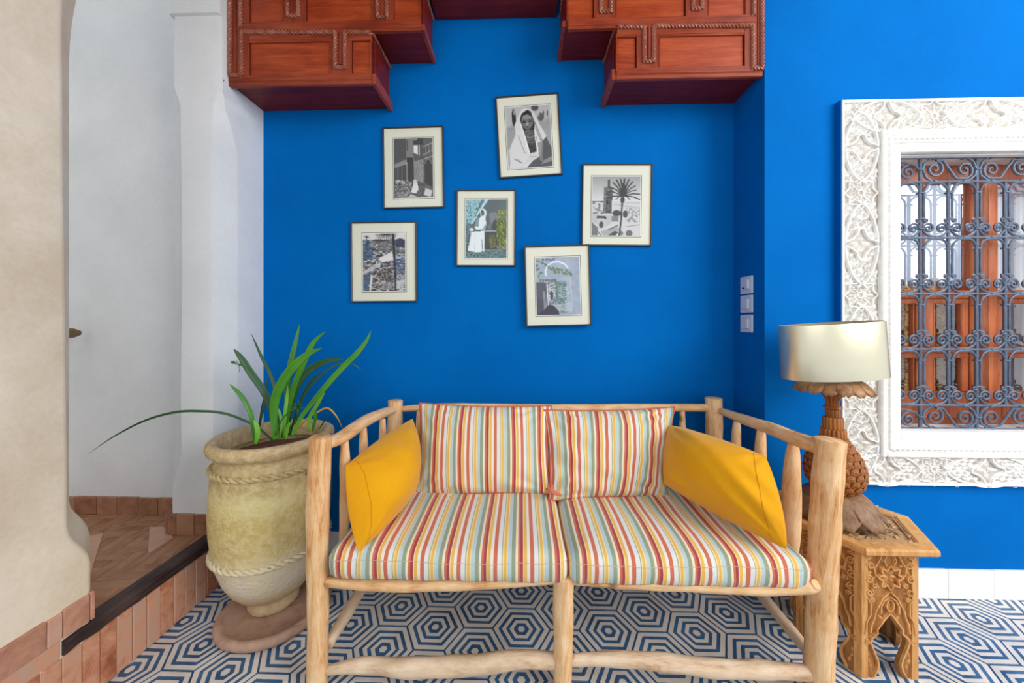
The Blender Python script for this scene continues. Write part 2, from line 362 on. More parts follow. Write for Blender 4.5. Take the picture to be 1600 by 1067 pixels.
# ------------------------------------------------------------------ room shell
def slab(name, boxes, mat, label=None, bev=0):
    m = MB()
    for lo, hi in boxes: m.box(lo, hi, bev)
    return struct(m.build(name, mat), label)
floor = slab('floor', [((-1.41, -1.6, -.06), (3.2, YB+.12, -.004))], M['grout'])
hexs = .1003; hs = hexs/.8660
def hexmesh():
    m = MB(); b = .0012
    o = [(hs*math.cos(k*PI/3)*(1-.004), hs*math.sin(k*PI/3)*(1-.004)) for k in range(6)]
    vs = [(x, y, -.02) for x, y in o]+[(x, y, -b) for x, y in o]+[(x*(1-b/hs), y*(1-b/hs), 0) for x, y in o]
    fs = [tuple(range(12, 18))]+[(i+6*l, (i+1) % 6+6*l, (i+1) % 6+6+6*l, i+6+6*l) for l in (0, 1) for i in range(6)]
    m.add(vs, fs); me = bpy.data.meshes.new('hexagon_tile'); me.from_pydata(m.v, [], m.f); me.materials.append(M['tile']); return me
hm = hexmesh(); HX, HY = .1737, .1010
for i in range(-9, 19):
    for j in range(-5, 10):
        if (i+j) % 2: continue
        x, y = -.001+i*HX, 1.4145+j*HY
        if x < -1.41-.06 or x > 3.2 or y > YB+.02 or y < .75: continue
        link('tile', hm, floor, (x, y, random.uniform(-.0006, .0006)), (random.uniform(-.002, .002), random.uniform(-.002, .002), 0))
WT = .12
slab('wall_back', [((XL-.05, YB, 0), (XR+.05, YB+WT, 3.4))], M['blue'])
slab('wall_niche_right', [((XR, YW, 0), (XR+.12, YB, 3.4))], M['blue'])
OX0, OX1, OZ0, OZ1 = 1.68, 2.72, .742, 1.985
slab('wall_right', [((XR+.12, YW, 0), (OX0, YW+WT, 3.4)), ((OX1, YW, 0), (3.6, YW+WT, 3.4)), ((OX0, YW, 0), (OX1, YW+WT, OZ0)), ((OX0, YW, OZ1), (OX1, YW+WT, 3.4))], M['blue'])
bb = struct(link('baseboard_right', None))
x = XR+.002; k = 0
while x < 3.1:
    m = MB(); m.box((x+.0006, YW-.014, 0), (x+.197, YW, .128+.001*(k % 2)), .002); m.build('tile', M['baseboard'], bb); x += .198; k += 1
bb = struct(link('baseboard_niche', None))
x = XL+.01
while x < XR-.16:
    m = MB(); m.box((x, YB-.012, 0), (x+.197, YB, .11), .002); m.build('tile', M['baseboard'], bb); x += .198

# left: plastered pier with stopped chamfer, hall behind, limewashed wall in front
def pier():
    levels = []
    zs = [.0, .30, .44, .47, .50, .54, .58, .62, .66, .9, 1.4, 1.9, 2.05, 2.12, 2.18, 2.23, 2.27, 2.31, 2.345, 2.37, 2.655, 2.66, 2.672, 3.4]
    def sm(t): t = max(0, min(1, t)); return t*t*(3-2*t)
    for z in zs:
        xl = -1.598-.047*(1-sm((z-.44)/.20))-.035*sm((z-2.22)/.13)
        xr = -1.434+.041*sm((z-2.22)/.13); yc = 1.695-.094*sm((z-2.02)/.33)
        xl += .004*math.sin(z*5); o = .012 if z > 2.658 else 0
        yf = 1.596-o
        levels.append([(-1.72, 1.84, z), (-1.72, 1.70, z), (xl-o, 1.65, z), (xl+.004-o, yf+.012, z), (xl+.016-o, yf, z), (xr-.012, yf, z), (xr-.002, yf+.004, z), (xr+(.0005 if z < 2.3 else 0), yf+.012, z), (XL-.002, max(yc-.006, yf+.016), z), (XL, yc+.004+.012*(z > 2.36), z), (XL, 1.88, z), (-1.5, 1.90, z)])
    m = MB(); vs = [p for l in levels for p in l]; n = 12; fs = []
    for i in range(len(levels)-1):
        for k in range(n): q = (k+1) % n; fs.append((i*n+k, i*n+q, (i+1)*n+q, (i+1)*n+k))
    fs += [tuple(range(n))[::-1], tuple((len(levels)-1)*n+k for k in range(n))]; m.add(vs, fs); return m
struct(pier().build('wall_left', M['white_plaster'], smooth=40))
HZ = .245
slab('wall_hall_back', [((-2.62, 1.762, 0), (-1.60, 1.86, 3.4))], M['white_plaster'])
slab('wall_hall_left', [((-2.62, .2, 0), (-2.40, 1.762, 3.4))], M['white_plaster'])
def beige():
    m = MB(); zs = [0, .2, .34, .40, .44, .47, .50, .53, .56, .60, .66, .8, 1.2, 1.6, 2.1, 2.17, 2.23, 2.29, 2.35, 2.42, 2.5, 3.4]
    def sm(t): t = max(0, min(1, t)); return t*t*(3-2*t)
    L = []
    for z in zs:
        fl = 1-sm((z-.44)/.15); tp = sm((z-2.15)/.8)
        yn = 1.054+.006*math.sin(z*2.2)+.061*fl+.09*tp; yf = 1.232+.06*fl+.09*tp
        L.append([(-1.70, .1, z), (-1.415, .1, z), (-1.415, yn-.012, z), (-1.417, yn-.003, z), (-1.423, yn+.004, z), (-1.47, yn+.03, z), (-1.54, yn+.085, z), (-1.60, yf-.03, z), (-1.645, yf, z), (-1.70, yf, z)])
    n = 10; vs = [p for l in L for p in l]; fs = []
    for i in range(len(L)-1):
        for k in range(n): q = (k+1) % n; fs.append((i*n+k, i*n+q, (i+1)*n+q, (i+1)*n+k))
    fs += [tuple(range(n))[::-1], tuple((len(L)-1)*n+k for k in range(n))]; m.add(vs, fs); return m
struct(beige().build('wall_front_left', M['beige'], smooth=50))

# hall step: slab, herringbone bricks, skirting tiles, nosing beam, riser tiles
hf = slab('floor_hall', [((-2.40, .3, 0), (-1.455, 1.762, HZ-.0015))], M['brick_floor'])
def brick_mesh(lx, ly, lz, mat, b=.002):
    m = MB(); m.box((-lx/2, -ly/2, -lz/2), (lx/2, ly/2, lz/2), b); me = bpy.data.meshes.new('brick'); me.from_pydata(m.v, [], m.f); me.materials.append(mat); return me
BL, BW = .176, .044
bmsh = brick_mesh(BL-.003, BW-.003, .014, M['brick_floor']); rot = math.radians(8)
cr, sr = math.cos(rot), math.sin(rot); cnt = 0
for i in range(-24, 25):
    for j in range(-9, 10):
        # herringbone 4:1
        for typ in (0, 1):
            if typ == 0: ux, uy, a = i*BW+j*BL*2+BL/2, i*BW+BW/2-0*BL, 0
            else: ux, uy, a = i*BW+j*BL*2-BW/2+0, i*BW+BL/2+0, PI/2
            x, y = -1.9+ux*cr-uy*sr, 1.3+ux*sr+uy*cr
            if -2.44 < x < -1.47 and 1.0 < y < 1.79 and cnt < 290:
                link('brick', bmsh, hf, (x, y, HZ-.006+random.uniform(-.0008, .0008)), (0, 0, rot+a)); cnt += 1
def flat_tile(pts, parent, mat, h=.004):
    m = MB(); m.prism([(p.x, p.y) for p in pts], h); return m.build('pale_tile', mat, parent, loc=(0, 0, HZ))
flat_tile([at_z(234, 824, HZ), at_z(231, 866, HZ), at_z(271, 841, HZ), at_z(256, 824, HZ)], hf, M['brick_light'])
flat_tile([at_z(118, 843, HZ), at_z(140, 902, HZ), at_z(161, 834, HZ)], hf, M['brick_light'])
bh = struct(link('baseboard_hall', None)); x = -2.40; k = 0
ws = [.10, .115, .108, .112, .105, .11, .11]
for wd in ws:
    if x+wd > -1.66: break
    m = MB(); m.box((x+.002, 1.748, HZ), (x+wd-.001, 1.762, HZ+.088+random.uniform(-.004, .003)), .002); m.build('tile', M['brick_dark'], bh); x += wd
bp = struct(link('baseboard_pier', None))
for x0, x1 in ((-1.638, -1.60), (-1.597, -1.515), (-1.511, -1.443)):
    m = MB(); m.box((x0, 1.584, HZ), (x1, 1.60, HZ+.098+random.uniform(-.003, .003)), .002); m.build('tile', M['brick_dark'], bp)
m = MB(); m.box((-1.652, 1.586, HZ), (-1.641, 1.65, HZ+.1), .002); m.build('tile', M['brick_dark'], bp)
def beam():
    pts = []; m = MB(); n = 14; vs = []
    for i in range(n):
        y = 1.045+(1.60-1.045)*i/(n-1); j = .0025*math.sin(i*2.1); k_ = .002*math.sin(i*3.7+1)
        vs += [(-1.458, y, .212), (-1.408+k_, y, .206+j), (-1.402+k_, y, .211+j), (-1.402+k_, y, .244+k_), (-1.408, y, .251+j), (-1.458, y, .252)]
    fs = [(i*6+q, i*6+(q+1) % 6, (i+1)*6+(q+1) % 6, (i+1)*6+q) for i in range(n-1) for q in range(6)]
    fs += [tuple(range(6))[::-1], tuple((n-1)*6+q for q in range(6))]; m.add(vs, fs); return m
tag(struct(beam().build('trim_1', M['beam'], smooth=30), 'dark worn wooden nosing beam along the edge of the raised step'))
rs = slab('riser', [((-1.455, .3, 0), (-1.418, 1.66, .206)), ((-1.455, .3, .2), (-1.418, 1.044, .262))], M['mortar'], 'terracotta tiled riser below the step')
rs.name = 'wall_step'
edges = [at_x(p, 900, -1.41).y for p in (34, 66, 97, 129, 157, 183, 208, 230, 251, 272, 290, 306, 323, 338)]
edges = [edges[0]-.21, edges[0]-.15, edges[0]-.10, edges[0]-.05]+edges+[1.655]
for a, b in zip(edges, edges[1:]):
    j = random.uniform(-.001, .0015); m = MB()
    m.box((-.01, -(b-a)/2+.0012, -.1), (.006+j, (b-a)/2-.0012, .1), .0025); m.build('tile', M['brick'], rs, loc=(-1.416, (a+b)/2, .102))
for a, b in ((.55, .72), (.722, .90), (.902, 1.041)):
    m = MB(); m.box((-.01, -(b-a)/2, -.027), (.006, (b-a)/2-.002, .027), .002); m.build('tile', M['brick'], rs, loc=(-1.416, (a+b)/2, .232))
bf = struct(link('baseboard_front_left', None))
ed = [.55, .70, .85, .9, at_x(75, 970, -1.405).y, at_x(100, 950, -1.405).y, at_x(142, 940, -1.405).y]; ed = [.55, .70, .86]+ed[4:]
for q, (a, b) in enumerate(zip(ed, ed[1:])):
    m = MB(); m.box((-.012, -(b-a)/2+.001, -.042), (.006, (b-a)/2-.001, .042+(.002, -.002)[q % 2]), .003); m.build('tile', M['brick_pink'], bf, loc=(-1.412, (a+b)/2, .302), rot=(0, random.uniform(-.03, .03), 0))
m = MB(); m.box((-.05, -.006, -.046), (.007, .006, .046), .003); m.build('tile', M['brick_pink'], bf, loc=(-1.412, ed[-1]+.007, .303))
hr = thing('handrail', 'dark wooden handrail end on the white hall wall', 'handrail', (0, 0, 0))
m = MB(); m.tube([(-2.232, y, 1.178+.0) for y in (.95, 1.3, 1.6)]+[(-2.230, 1.69, 1.178), (-2.226, 1.715, 1.178)], [.026, .026, .026, .024, .012], 12); m.build('rail', M['rail_wood'], hr, smooth=40)
m = MB(); m.box((-2.402, 1.55, 1.15), (-2.24, 1.58, 1.17), .004); m.build('bracket', M['iron'], hr)

# ------------------------------------------------------------------ wooden corbels above the niche
def ring(m, x0, z0, x1, z1, wd, y0, y1, bev=.002):
    m.box((x0, y0, z0), (x0+wd, y1, z1), bev); m.box((x1-wd, y0, z0), (x1, y1, z1), bev)
    m.box((x0+wd, y0, z0), (x1-wd, y1, z0+wd), bev); m.box((x0+wd, y0, z1-wd), (x1-wd, y1, z1), bev)
YC = 1.640
T = -160
def corbel(name, label, conv, sgn, xo, xi1, xi2, P):
    root = thing(name, label, 'corbel', ((xo+xi1)/2, 1.75, 2.36)); inv = Vector(root.location)
    def sub(name, m, mat, smooth=False):
        m.v = [(a-inv.x, b-inv.y, c-inv.z) for a, b, c in m.v]; return m.build(name, mat, root, smooth)
    z1, z2 = 2.372, 2.612
    def xr(a, b): return (min(a, b), max(a, b))
    a, b = xr(xo, xi1); m = MB(); m.box((a, YC+.012, z1), (b, YB, z2)); sub('lower_box', m, M['red_dark'])
    a, b = xr(xo, xi2); m = MB(); m.box((a, YC+.012, z2), (b, YB, 3.1)); sub('upper_box', m, M['red_dark'])
    # bottom moulding of each box, running along the front and the open side
    for (xi, zb, hh) in ((xi1, 2.355, .05), (xi2, 2.606, .028)):
        a, b = xr(xo, xi); m = MB()
        if xi == xi2: a, b = xr(xi1-.0*sgn, xi)
        m.box((a, YC-.006, zb+.018), (b, YC+.02, zb+hh), .004)
        m.box((a, YC-.002, zb), (b-(0 if sgn < 0 else 0), YC+.02, zb+.02), .003)
        xs = xi; m.box((min(xs, xs+sgn*.02), YC+.0, zb), (max(xs, xs+sgn*.02), YB-.002, zb+hh), .003)
        sub('bottom_moulding', m, M['red_x'])
    def rect(r, y0, y1, bev=.0015):
        p = conv(r[0], r[1]); q = conv(r[2], r[3]); m = MB(); m.box((min(p[0], q[0]), y0, min(p[1], q[1])), (max(p[0], q[0]), y1, max(p[1], q[1])), bev); return m
    for r in P['panels']: sub('panel', rect(r, YC+.003, YC+.014), M['red_panel'])
    for r in P['stiles']: sub('stile', rect(r, YC-.004, YC+.0125), M['red_z'])
    for r in P['rails']: sub('rail', rect(r, YC-.0045, YC+.0125), M['red_x'])
    for r in P['mids']:
        sub('rail', rect(r, YC-.0075, YC+.012), M['red_x']); q_ = (r[0], (r[1]+r[3])/2-7, r[2], (r[1]+r[3])/2+3); sub('fillet', rect(q_, YC-.0105, YC-.006), M['red_x'])
    for r in P['panels']:
        p_, q_ = conv(r[0], max(r[1], T)), conv(r[2], r[3]); xa, xb = sorted((p_[0], q_[0])); za, zb_ = sorted((p_[1], q_[1])); m = MB(); ring(m, xa-.0065, za-.0065, xb+.0065, zb_+.0065, .0045, YC-.0065, YC-.002, .001); sub('panel_bead', m, M['red_x'])
    for u_, v0_, v1_ in P['beadx']:
        p_, q_ = conv(u_, v0_), conv(u_, v1_); m = MB(); m.tube([(p_[0], YC-.002, p_[1]), (q_[0], YC-.002, q_[1])], .009, 10); sub('half_round', m, M['red_z'], 40)
    for r in P['beads']:
        m = MB(); pts = [conv(*p) for p in r]
        # thin bead each side of the rope
        path = []
        for i in range(len(pts)-1):
            p, q = pts[i], pts[i+1]; L = math.hypot(q[0]-p[0], q[1]-p[1]); n = max(2, int(L/.0035))
            path += [(p[0]+(q[0]-p[0])*k_/n, YC-.007, p[1]+(q[1]-p[1])*k_/n) for k_ in range(n)]
        path.append((pts[-1][0], YC-.007, pts[-1][1]))
        m.rope(path, .0098, .046); sub('rope_moulding', m, M['rope'], 50)
    # ropes on the open sides
    for (xi, z) in ((xi1, z2-.018), (xi2, 2.84)):
        m = MB(); n = 60; m.rope([(xi+sgn*.004, YC+(YB-YC)*k_/n, z) for k_ in range(n+1)], .009, .046); sub('rope_moulding', m, M['rope'], 50)
    for (xi, za, zb) in ((xi1, z1+.03, z2-.03), (xi2, z2+.03, 2.82)):
        m = MB(); m.box((min(xi, xi+sgn*.006), YC+.03, za), (max(xi, xi+sgn*.006), YB-.02, zb), .002); sub('side_panel', m, M['red_dark'])
    return root
def convL(zx, zy): p = at_y(340+.275*zx, .275*zy, YC); return (max(p.x, XL+.001), p.z)
def convR(zx, zy): p = at_y(780+.275*zx, .275*zy, YC); return (min(p.x, XR-.001), p.z)
PL = dict(panels=[(184, 237, 640, 430), (766, 237, 868, 430), (184, T, 374, 133), (506, T, 877, 133), (1003, T, 1150, 133)],
  stiles=[(40, T, 110, 437), (113, T, 180, 437), (643, 236, 762, 437), (378, T, 502, 135), (881, T, 1000, 135)],
  rails=[(183, 168, 874, 233)], mids=[(118, 137, 1155, 178)], beadx=[(701, 178, 372)],
  beads=[[(78, T), (80, 433), (143, 433), (143, 190), (674, 190), (674, 388), (728, 388), (728, 190), (872, 190)], [(137, T), (138, 160)],
         [(405, T), (405, 97), (464, 97), (464, T)], [(913, T), (913, 103), (965, 103), (965, T)]])
PR = dict(panels=[(670, 206, 776, 400), (913, 203, 1388, 390), (390, T, 534, 108), (668, T, 1054, 104), (1191, T, 1395, 92)],
  stiles=[(1465, T, 1540, 405), (1393, T, 1462, 405), (780, 203, 908, 405), (538, T, 664, 112), (1059, T, 1187, 105)],
  rails=[(668, 138, 1392, 200)], mids=[(390, 113, 1450, 148)], beadx=[(849, 148, 340)],
  beads=[[(1490, T), (1488, 395), (1436, 395), (1436, 152), (875, 156), (875, 354), (822, 354), (822, 160), (670, 160)], [(1440, T), (1440, 98)],
         [(577, T), (577, 72), (634, 72), (634, T)], [(1097, T), (1097, 56), (1150, 56), (1150, T)]])
corbel('wooden_corbel', 'stepped red mahogany corbel with rope carving over the left of the niche', convL, 1, XL+.001, -.708, -.476, PL)
corbel('wooden_corbel', 'stepped red mahogany corbel with rope carving over the right of the niche', convR, -1, XR-.001, .436, .208, PR)
sf = thing('wooden_soffit', 'dark red wooden soffit board bridging the two corbels', 'soffit', (-.13, 1.75, 2.84))
m = MB(); m.box((-.322, -.11, 0), (.312, .114, .04), .002); m.build('board', M['red_dark'], sf)
m = MB(); m.box((-.322, -.13, 0), (.312, -.111, .12), .002); m.build('fascia', M['red_x'], sf)

# ------------------------------------------------------------------ window: carved stucco frame, moulding, casements
win = struct(link('window_1', None), 'window in a white carved stucco surround behind a scrolled iron grille')
FY = YW-.030
fx0 = at_y(1315, 400, FY).x; fx1 = 2*2.2-fx0; fz1 = at_y(1340, 156, FY).z; fz0 = at_y(1330, 757, FY).z
ix0 = at_y(1376, 400, FY).x; ix1 = 4.4-ix0; iz1 = at_y(1380, 205, FY).z; iz0 = at_y(1380, 712, FY).z
m = MB()
for lo, hi in (((fx0+.003, FY+.008, fz0+.003), (ix0, YW-.001, fz1-.003)), ((ix1, FY+.008, fz0+.003), (fx1-.003, YW-.001, fz1-.003)), ((ix0, FY+.008, iz1), (ix1, YW-.001, fz1-.003)), ((ix0, FY+.008, fz0+.003), (ix1, YW-.001, iz0))): m.box(lo, hi)
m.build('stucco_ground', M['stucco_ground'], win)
m = MB(); m.box((fx0-.003, FY+.001, fz0-.003), (fx1+.003, YW, fz0+.004)); m.box((fx0-.003, FY+.001, fz1-.004), (fx1+.003, YW, fz1+.003)); m.box((fx0-.003, FY+.001, fz0+.004), (fx0+.004, YW, fz1-.004)); m.box((fx1-.004, FY+.001, fz0+.004), (fx1+.003, YW, fz1-.004)); m.build('painted_edge', M['blue'], win)
m = MB(); e = .011
ring(m, fx0, fz0, fx1, fz1, e, FY-.004, FY+.012); m.build('outer_fillet', M['stucco'], win)
m = MB(); ring(m, ix0-.004, iz0-.004, ix1+.004, iz1+.004, .022, FY-.012, YW, .005)
ring(m, ix0+.018, iz0+.018, ix1-.018, iz1-.018, .034, FY-.006, YW, .004)
iw = OX0-ix0-.048
ring(m, ix0+.050, iz0+.050, ix1-.050, iz1-.050, max(.02, OX0-(ix0+.05)), FY+.002, YW, .003)
m.build('inner_moulding', M['stucco'], win)
m = MB(); n = 0; r_ = [(ix0+.034, iz0+.034), (ix0+.034, iz1-.034), (ix1-.034, iz1-.034), (ix1-.034, iz0+.034), (ix0+.034, iz0+.034)]
for (xa, za), (xb, zb) in zip(r_, r_[1:]):
    L = math.hypot(xb-xa, zb-za); k_ = int(L/.005); m.tube([(xa+(xb-xa)*i/k_, FY-.006, za+(zb-za)*i/k_) for i in range(k_+1)], .007, 6, mod=rope_mod(.045, .5))
m.build('bead_moulding', M['stucco'], win, smooth=50)
m = MB(); m.box((OX0, YW-.02, OZ0-.012), (OX1, YW+WT, OZ0+.004), .003); m.build('sill', M['stucco'], win)
m = MB()
for lo, hi in (((OX0-.002, YW, OZ0), (OX0+.004, YW+WT, OZ1)), ((OX1-.004, YW, OZ0), (OX1+.002, YW+WT, OZ1)), ((OX0, YW, OZ1-.004), (OX1, YW+WT, OZ1+.002))): m.box(lo, hi)
m.build('reveal', M['stucco'], win)
BWD = (ix0-.004)-(fx0+e); SP = .462     # width of the carved band, spacing of the rosettes
def module_star():
    m = MB(); mp = lambda u, v, h: (u, -h, v); R = .060*BWD/.145
    def star(R1, R2, n=8, rot=PI/8*0): return [((R1 if k % 2 == 0 else R2)*math.cos(k*PI/n+rot), (R1 if k % 2 == 0 else R2)*math.sin(k*PI/n+rot)) for k in range(2*n)]
    def clp(ps, f=1): return [(x_, y_) for x_, y_ in ps]
    m.ribbon(star(R*1.12, R*.86), .0085, .008, mp, True)
    m.ribbon(star(R*.20, R*.20, 4), .007, .006, mp, True)
    for k in range(8):
        a = k*PI/4+PI/8; c, s = math.cos(a), math.sin(a)
        m.petal(c*R*.26, s*R*.26, a, R*.24, R*.17, .006, mp); m.petal(c*R*.52, s*R*.52, a, R*.26, R*.17, .006, mp)
        a = k*PI/4; c, s = math.cos(a), math.sin(a)
        m.ribbon([(c*R*.28, s*R*.28), (c*R*.84, s*R*.84)], .004, .005, mp)
        for sg in (-1, 1): m.petal(c*R*.60, s*R*.60, a+sg*.95, R*.2, R*.12, .005, mp)
    return m
def module_quat():
    m = MB(); mp = lambda u, v, h: (v, -h, u); B = BWD; S = SP/2-.055
    # u along the band, v across
    q = []
    for k in range(48):
        th = 2*PI*k/48; r = .047+.013*math.cos(4*th)+.004*math.cos(8*th); q.append((r*1.12*math.cos(th), r*math.sin(th)*B/.135))
    m.ribbon(q, .0105, .012, mp, True)
    for k in range(4):
        a = k*PI/2; m.petal(math.cos(a)*.008, math.sin(a)*.008, a, .036, .024, .010, mp)
        m.petal(math.cos(a+PI/4)*.004, math.sin(a+PI/4)*.004, a+PI/4, .014, .007, .006, mp)
    for sg in (-1, 1):
        o = []
        for k in range(33):
            t = -1+2*k/32; u = t*S*1.10; env = math.cos(t*PI/2*1.08); o.append((u, sg*(B*.46)*(math.copysign(abs(env)**.62, env))))
        m.ribbon(o, .0105, .012, mp)
    for su in (-1, 1):
        for sv in (-1, 1):
            m.petal(su*.062, sv*.006, PI/2*(1-su)+sv*su*.5, .036, .016, .007, mp)
            m.petal(su*.058, sv*B*.22, PI/2*(1-su)+sv*su*.15, .03, .014, .007, mp)
            m.petal(su*.03, sv*B*.36, PI/2*(1-su)+sv*su*-.3, .03, .012, .006, mp)
            # leaves outside the ogive, towards the rosettes
            for q_ in range(6):
                t = q_/5; uu = su*(S*.62+t*.068); vv = sv*B*(.42-.08*t)
                m.petal(uu, vv, math.atan2(sv*.6-(sv*1.3 if q_ % 2 else 0), su*1.), .026, .012, .007, mp)
            arc = [(su*(S*.66+.055*math.sin(k/9*PI)*.9), sv*B*(.46-.26*k/9)) for k in range(10)]; m.ribbon(arc, .005, .006, mp)
            cu = [(su*(.092+.010*(1-k/14)*math.cos(k/14*2.4*PI)), sv*(B*.10+.010*(1-k/14)*math.sin(k/14*2.4*PI))) for k in range(13)]; m.ribbon(cu, .004, .006, mp)
        m.petal(su*.098, 0, PI/2*(1-su), .045, .022, .008, mp)
    straps = list(q)
    for sg in (-1, 1):
        for k in range(41):
            t = -1+2*k/40; env = math.cos(t*PI/2*1.08); straps.append((t*S*1.10, sg*(B*.46)*(math.copysign(abs(env)**.62, env))))
    for iu in range(0, 14):
        for iv in range(0, 5):
            u = .004+iu*.0150+.0075*(iv % 2); v = .008+iv*.0160
            if u > .186 or v > B*.46 or min(math.hypot(u-a, v-b) for a, b in straps) < .0115 or math.hypot(u, v) < .045: continue
            if u > SP/2-.055 and v < .055: continue
            for su in (-1, 1):
                for sv in (-1, 1):
                    an = math.atan2(sv*(.9 if iu % 2 else -.5), su*1.0); m.petal(su*u-.012*math.cos(an), sv*v-.012*math.sin(an), an, .026, .0135, .010, mp)
    return m
ms = module_star(); mq = module_quat()
s0 = ms.build('carved_rosette', M['stucco'], win); q0 = mq.build('carved_quatrefoil', M['stucco'], win)
used = [0, 0]
def put(kind, x_, z_, rotated, sc=1):
    src = (s0, q0)[kind]
    if used[kind]: o = src.copy(); COL.objects.link(o)
    else: o = src; used[kind] = 1
    o.parent = win; o.location = (x_, FY+.009, z_); o.rotation_euler = (0, PI/2 if rotated else 0, 0); o.scale = (1, 1, 1) if kind == 0 else (1, 1, sc)
bx = (fx0+e+ix0-.004)/2; topz = (fz1-e+iz1+.004)/2; botz = (fz0+e+iz0-.004)/2
for xx in (bx, 4.4-bx):
    for yy in (301, 461, 621): put(0, xx, at_y(1348, yy, FY).z, False)
    for yy, sc in ((230, .84), (381, 1), (541, 1), (693, .84)): put(1, xx, at_y(1348, yy, FY).z, False, sc)
hx = at_y(1461, 180, FY).x
for zz in (topz, botz):
    for k in range(3): put(0, hx+.455*k if k < 2 else 4.4-hx, zz, False)
    for xq, sc in ((hx-.205, .80), (hx+.2275, 1), (4.4-hx-.2275, 1), (4.4-hx+.205, .80)): put(1, xq, zz, True, sc)
m = MB(); mp = lambda u, v, h: (u, FY+.009-h, v)
for xx, sx in ((fx0+e, 1), (fx1-e, -1)):
    for zz, sz in ((fz1-e, -1), (fz0+e, 1)):
        for k in range(5):
            a = math.atan2(sz, sx)+(k-2)*.38; m.petal(xx+sx*.006, zz+sz*.006, a, .05-.006*abs(k-2), .014, .008, mp)
        m.petal(xx+sx*.05, zz+sz*.05, math.atan2(sz, sx), .04, .02, .008, mp)
m.build('corner_leaves', M['stucco'], win)

# casement leaves
YG = YW+.10
def leaf_casement(x0, x1, flip):
    c = link('casement', None, win); f = MB(); W_ = x1-x0
    st_o, st_i = (.035, .062)
    a, b = (x0, x0+st_o), (x1-st_i, x1)
    if flip: a, b = (x0, x0+.055), (x1-st_o, x1)
    for (p, q) in (a, b): f.box((p, YG, OZ0+.006), (q, YG+.04, OZ1-.006), .004)
    zb = [OZ0+.006, .90, 1.085, 1.115, 1.345, 1.385, 1.895, OZ1-.006]
    for z0, z1 in ((zb[0], zb[1]), (zb[2], zb[3]), (zb[4], zb[5]), (zb[6], zb[7])): f.box((a[1], YG+.004, z0), (b[0], YG+.036, z1), .003)
    mid = (a[1]+b[0])/2
    f.build('frame', M['casement'], c)
    g = MB(); g.box((mid-.007, YG+.006, 1.385), (mid+.007, YG+.03, 1.895), .002); g.build('glazing_bar', M['casement'], c)
    for z0, z1 in ((.90, 1.085), (1.115, 1.345)):
        g = MB(); g.box((mid-.040, YG+.004, z0), (mid+.040, YG+.034, z1), .003)
        for s_ in (-1, 1): g.box((mid+s_*.047-.003, YG+.008, z0), (mid+s_*.047+.003, YG+.03, z1), .001)
        g.box((a[1], YG+.006, z0), (a[1]+.035, YG+.03, z1), .004); g.box((b[0]-.035, YG+.006, z0), (b[0], YG+.03, z1), .004); g.box((a[1]+.001, YG+.0045, z1-.025), (b[0]-.001, YG+.031, z1-.001), .003); g.build('panel_frame', M['casement'], c)
    for z0, z1 in ((.90, 1.085), (1.115, 1.345), (1.385, 1.895)):
        for u0, u1 in ((a[1], mid-.008), (mid+.008, b[0])):
            g = MB(); g.box((u0, YG+.016, z0), (u1, YG+.020, z1)); g.build('pane', M['glass'], c)
    g = MB(); g.box((a[1]+.02, YG-.001, .775), (b[0]-.02, YG+.006, .88), .004); g.build('lower_panel', M['casement'], c)
    return c
leaf_casement(OX0+.006, 2.196, False); leaf_casement(2.206, OX1-.006, True)
m = MB(); m.tube([(2.176, YG-.004, OZ0+.02), (2.176, YG-.004, OZ1-.02)], .022, 14); m.build('astragal', M['casement'], win, smooth=40)
# room beyond the glass
slab('wall_room_back', [((1.3, 3.4, 0), (3.6, 3.5, 2.9)), ((1.2, YW+WT, 0), (1.3, 3.5, 2.9)), ((3.6, YW+WT, 0), (3.7, 3.5, 2.9))], M['dark_room'])
slab('floor_room', [((1.3, YW+WT, -.02), (3.6, 3.4, .0))], M['room_floor'])
slab('ceiling_room', [((1.2, YW+WT, 2.9), (3.7, 3.5, 3.0))], M['dark_room'])
def curtain(x0, x1, z0=OZ0-.1, z1=OZ1):
    m = MB(); n = 40; vs = []; fs = []
    for i in range(n+1):
        x_ = x0+(x1-x0)*i/n; y_ = YG+.10+.014*math.sin(i*1.3)
        for z in (z0, z1): vs.append((x_, y_, z)); vs.append((x_, y_+.002, z))
    for i in range(n):
        a = i*4; b = a+4; fs += [(a, b, b+2, a+2), (a+1, a+3, b+3, b+1)]
    m.add(vs, fs); return m
tag(curtain(2.36, 2.58).build('lace_curtain', M['lace'], smooth=True), 'pale lace curtain hanging behind the right casement glass', 'curtain')

def mat_gold_reflection():
    t = NT('gold_reflection', .5, .2); o = t.coord('Object'); n = t.noise(o, 22, 5, .7, 2.5); t.col(t.ramp(n, [(.38, lin((96, 54, 24))), (.48, lin((196, 142, 62))), (.56, lin((240, 208, 140))), (.66, lin((150, 92, 44)))])); t.bump(n, .3, .004); return t.m
M['gold'] = mat_gold_reflection()
tag(curtain(1.70, 2.34, .72, 1.44).build('foliage_reflection', M['gold'], smooth=True), 'added golden brown sheet painting reflected foliage behind the lower panes of the left casement', 'curtain')  # added sheet; its mottled gold paints foliage reflected in the glass

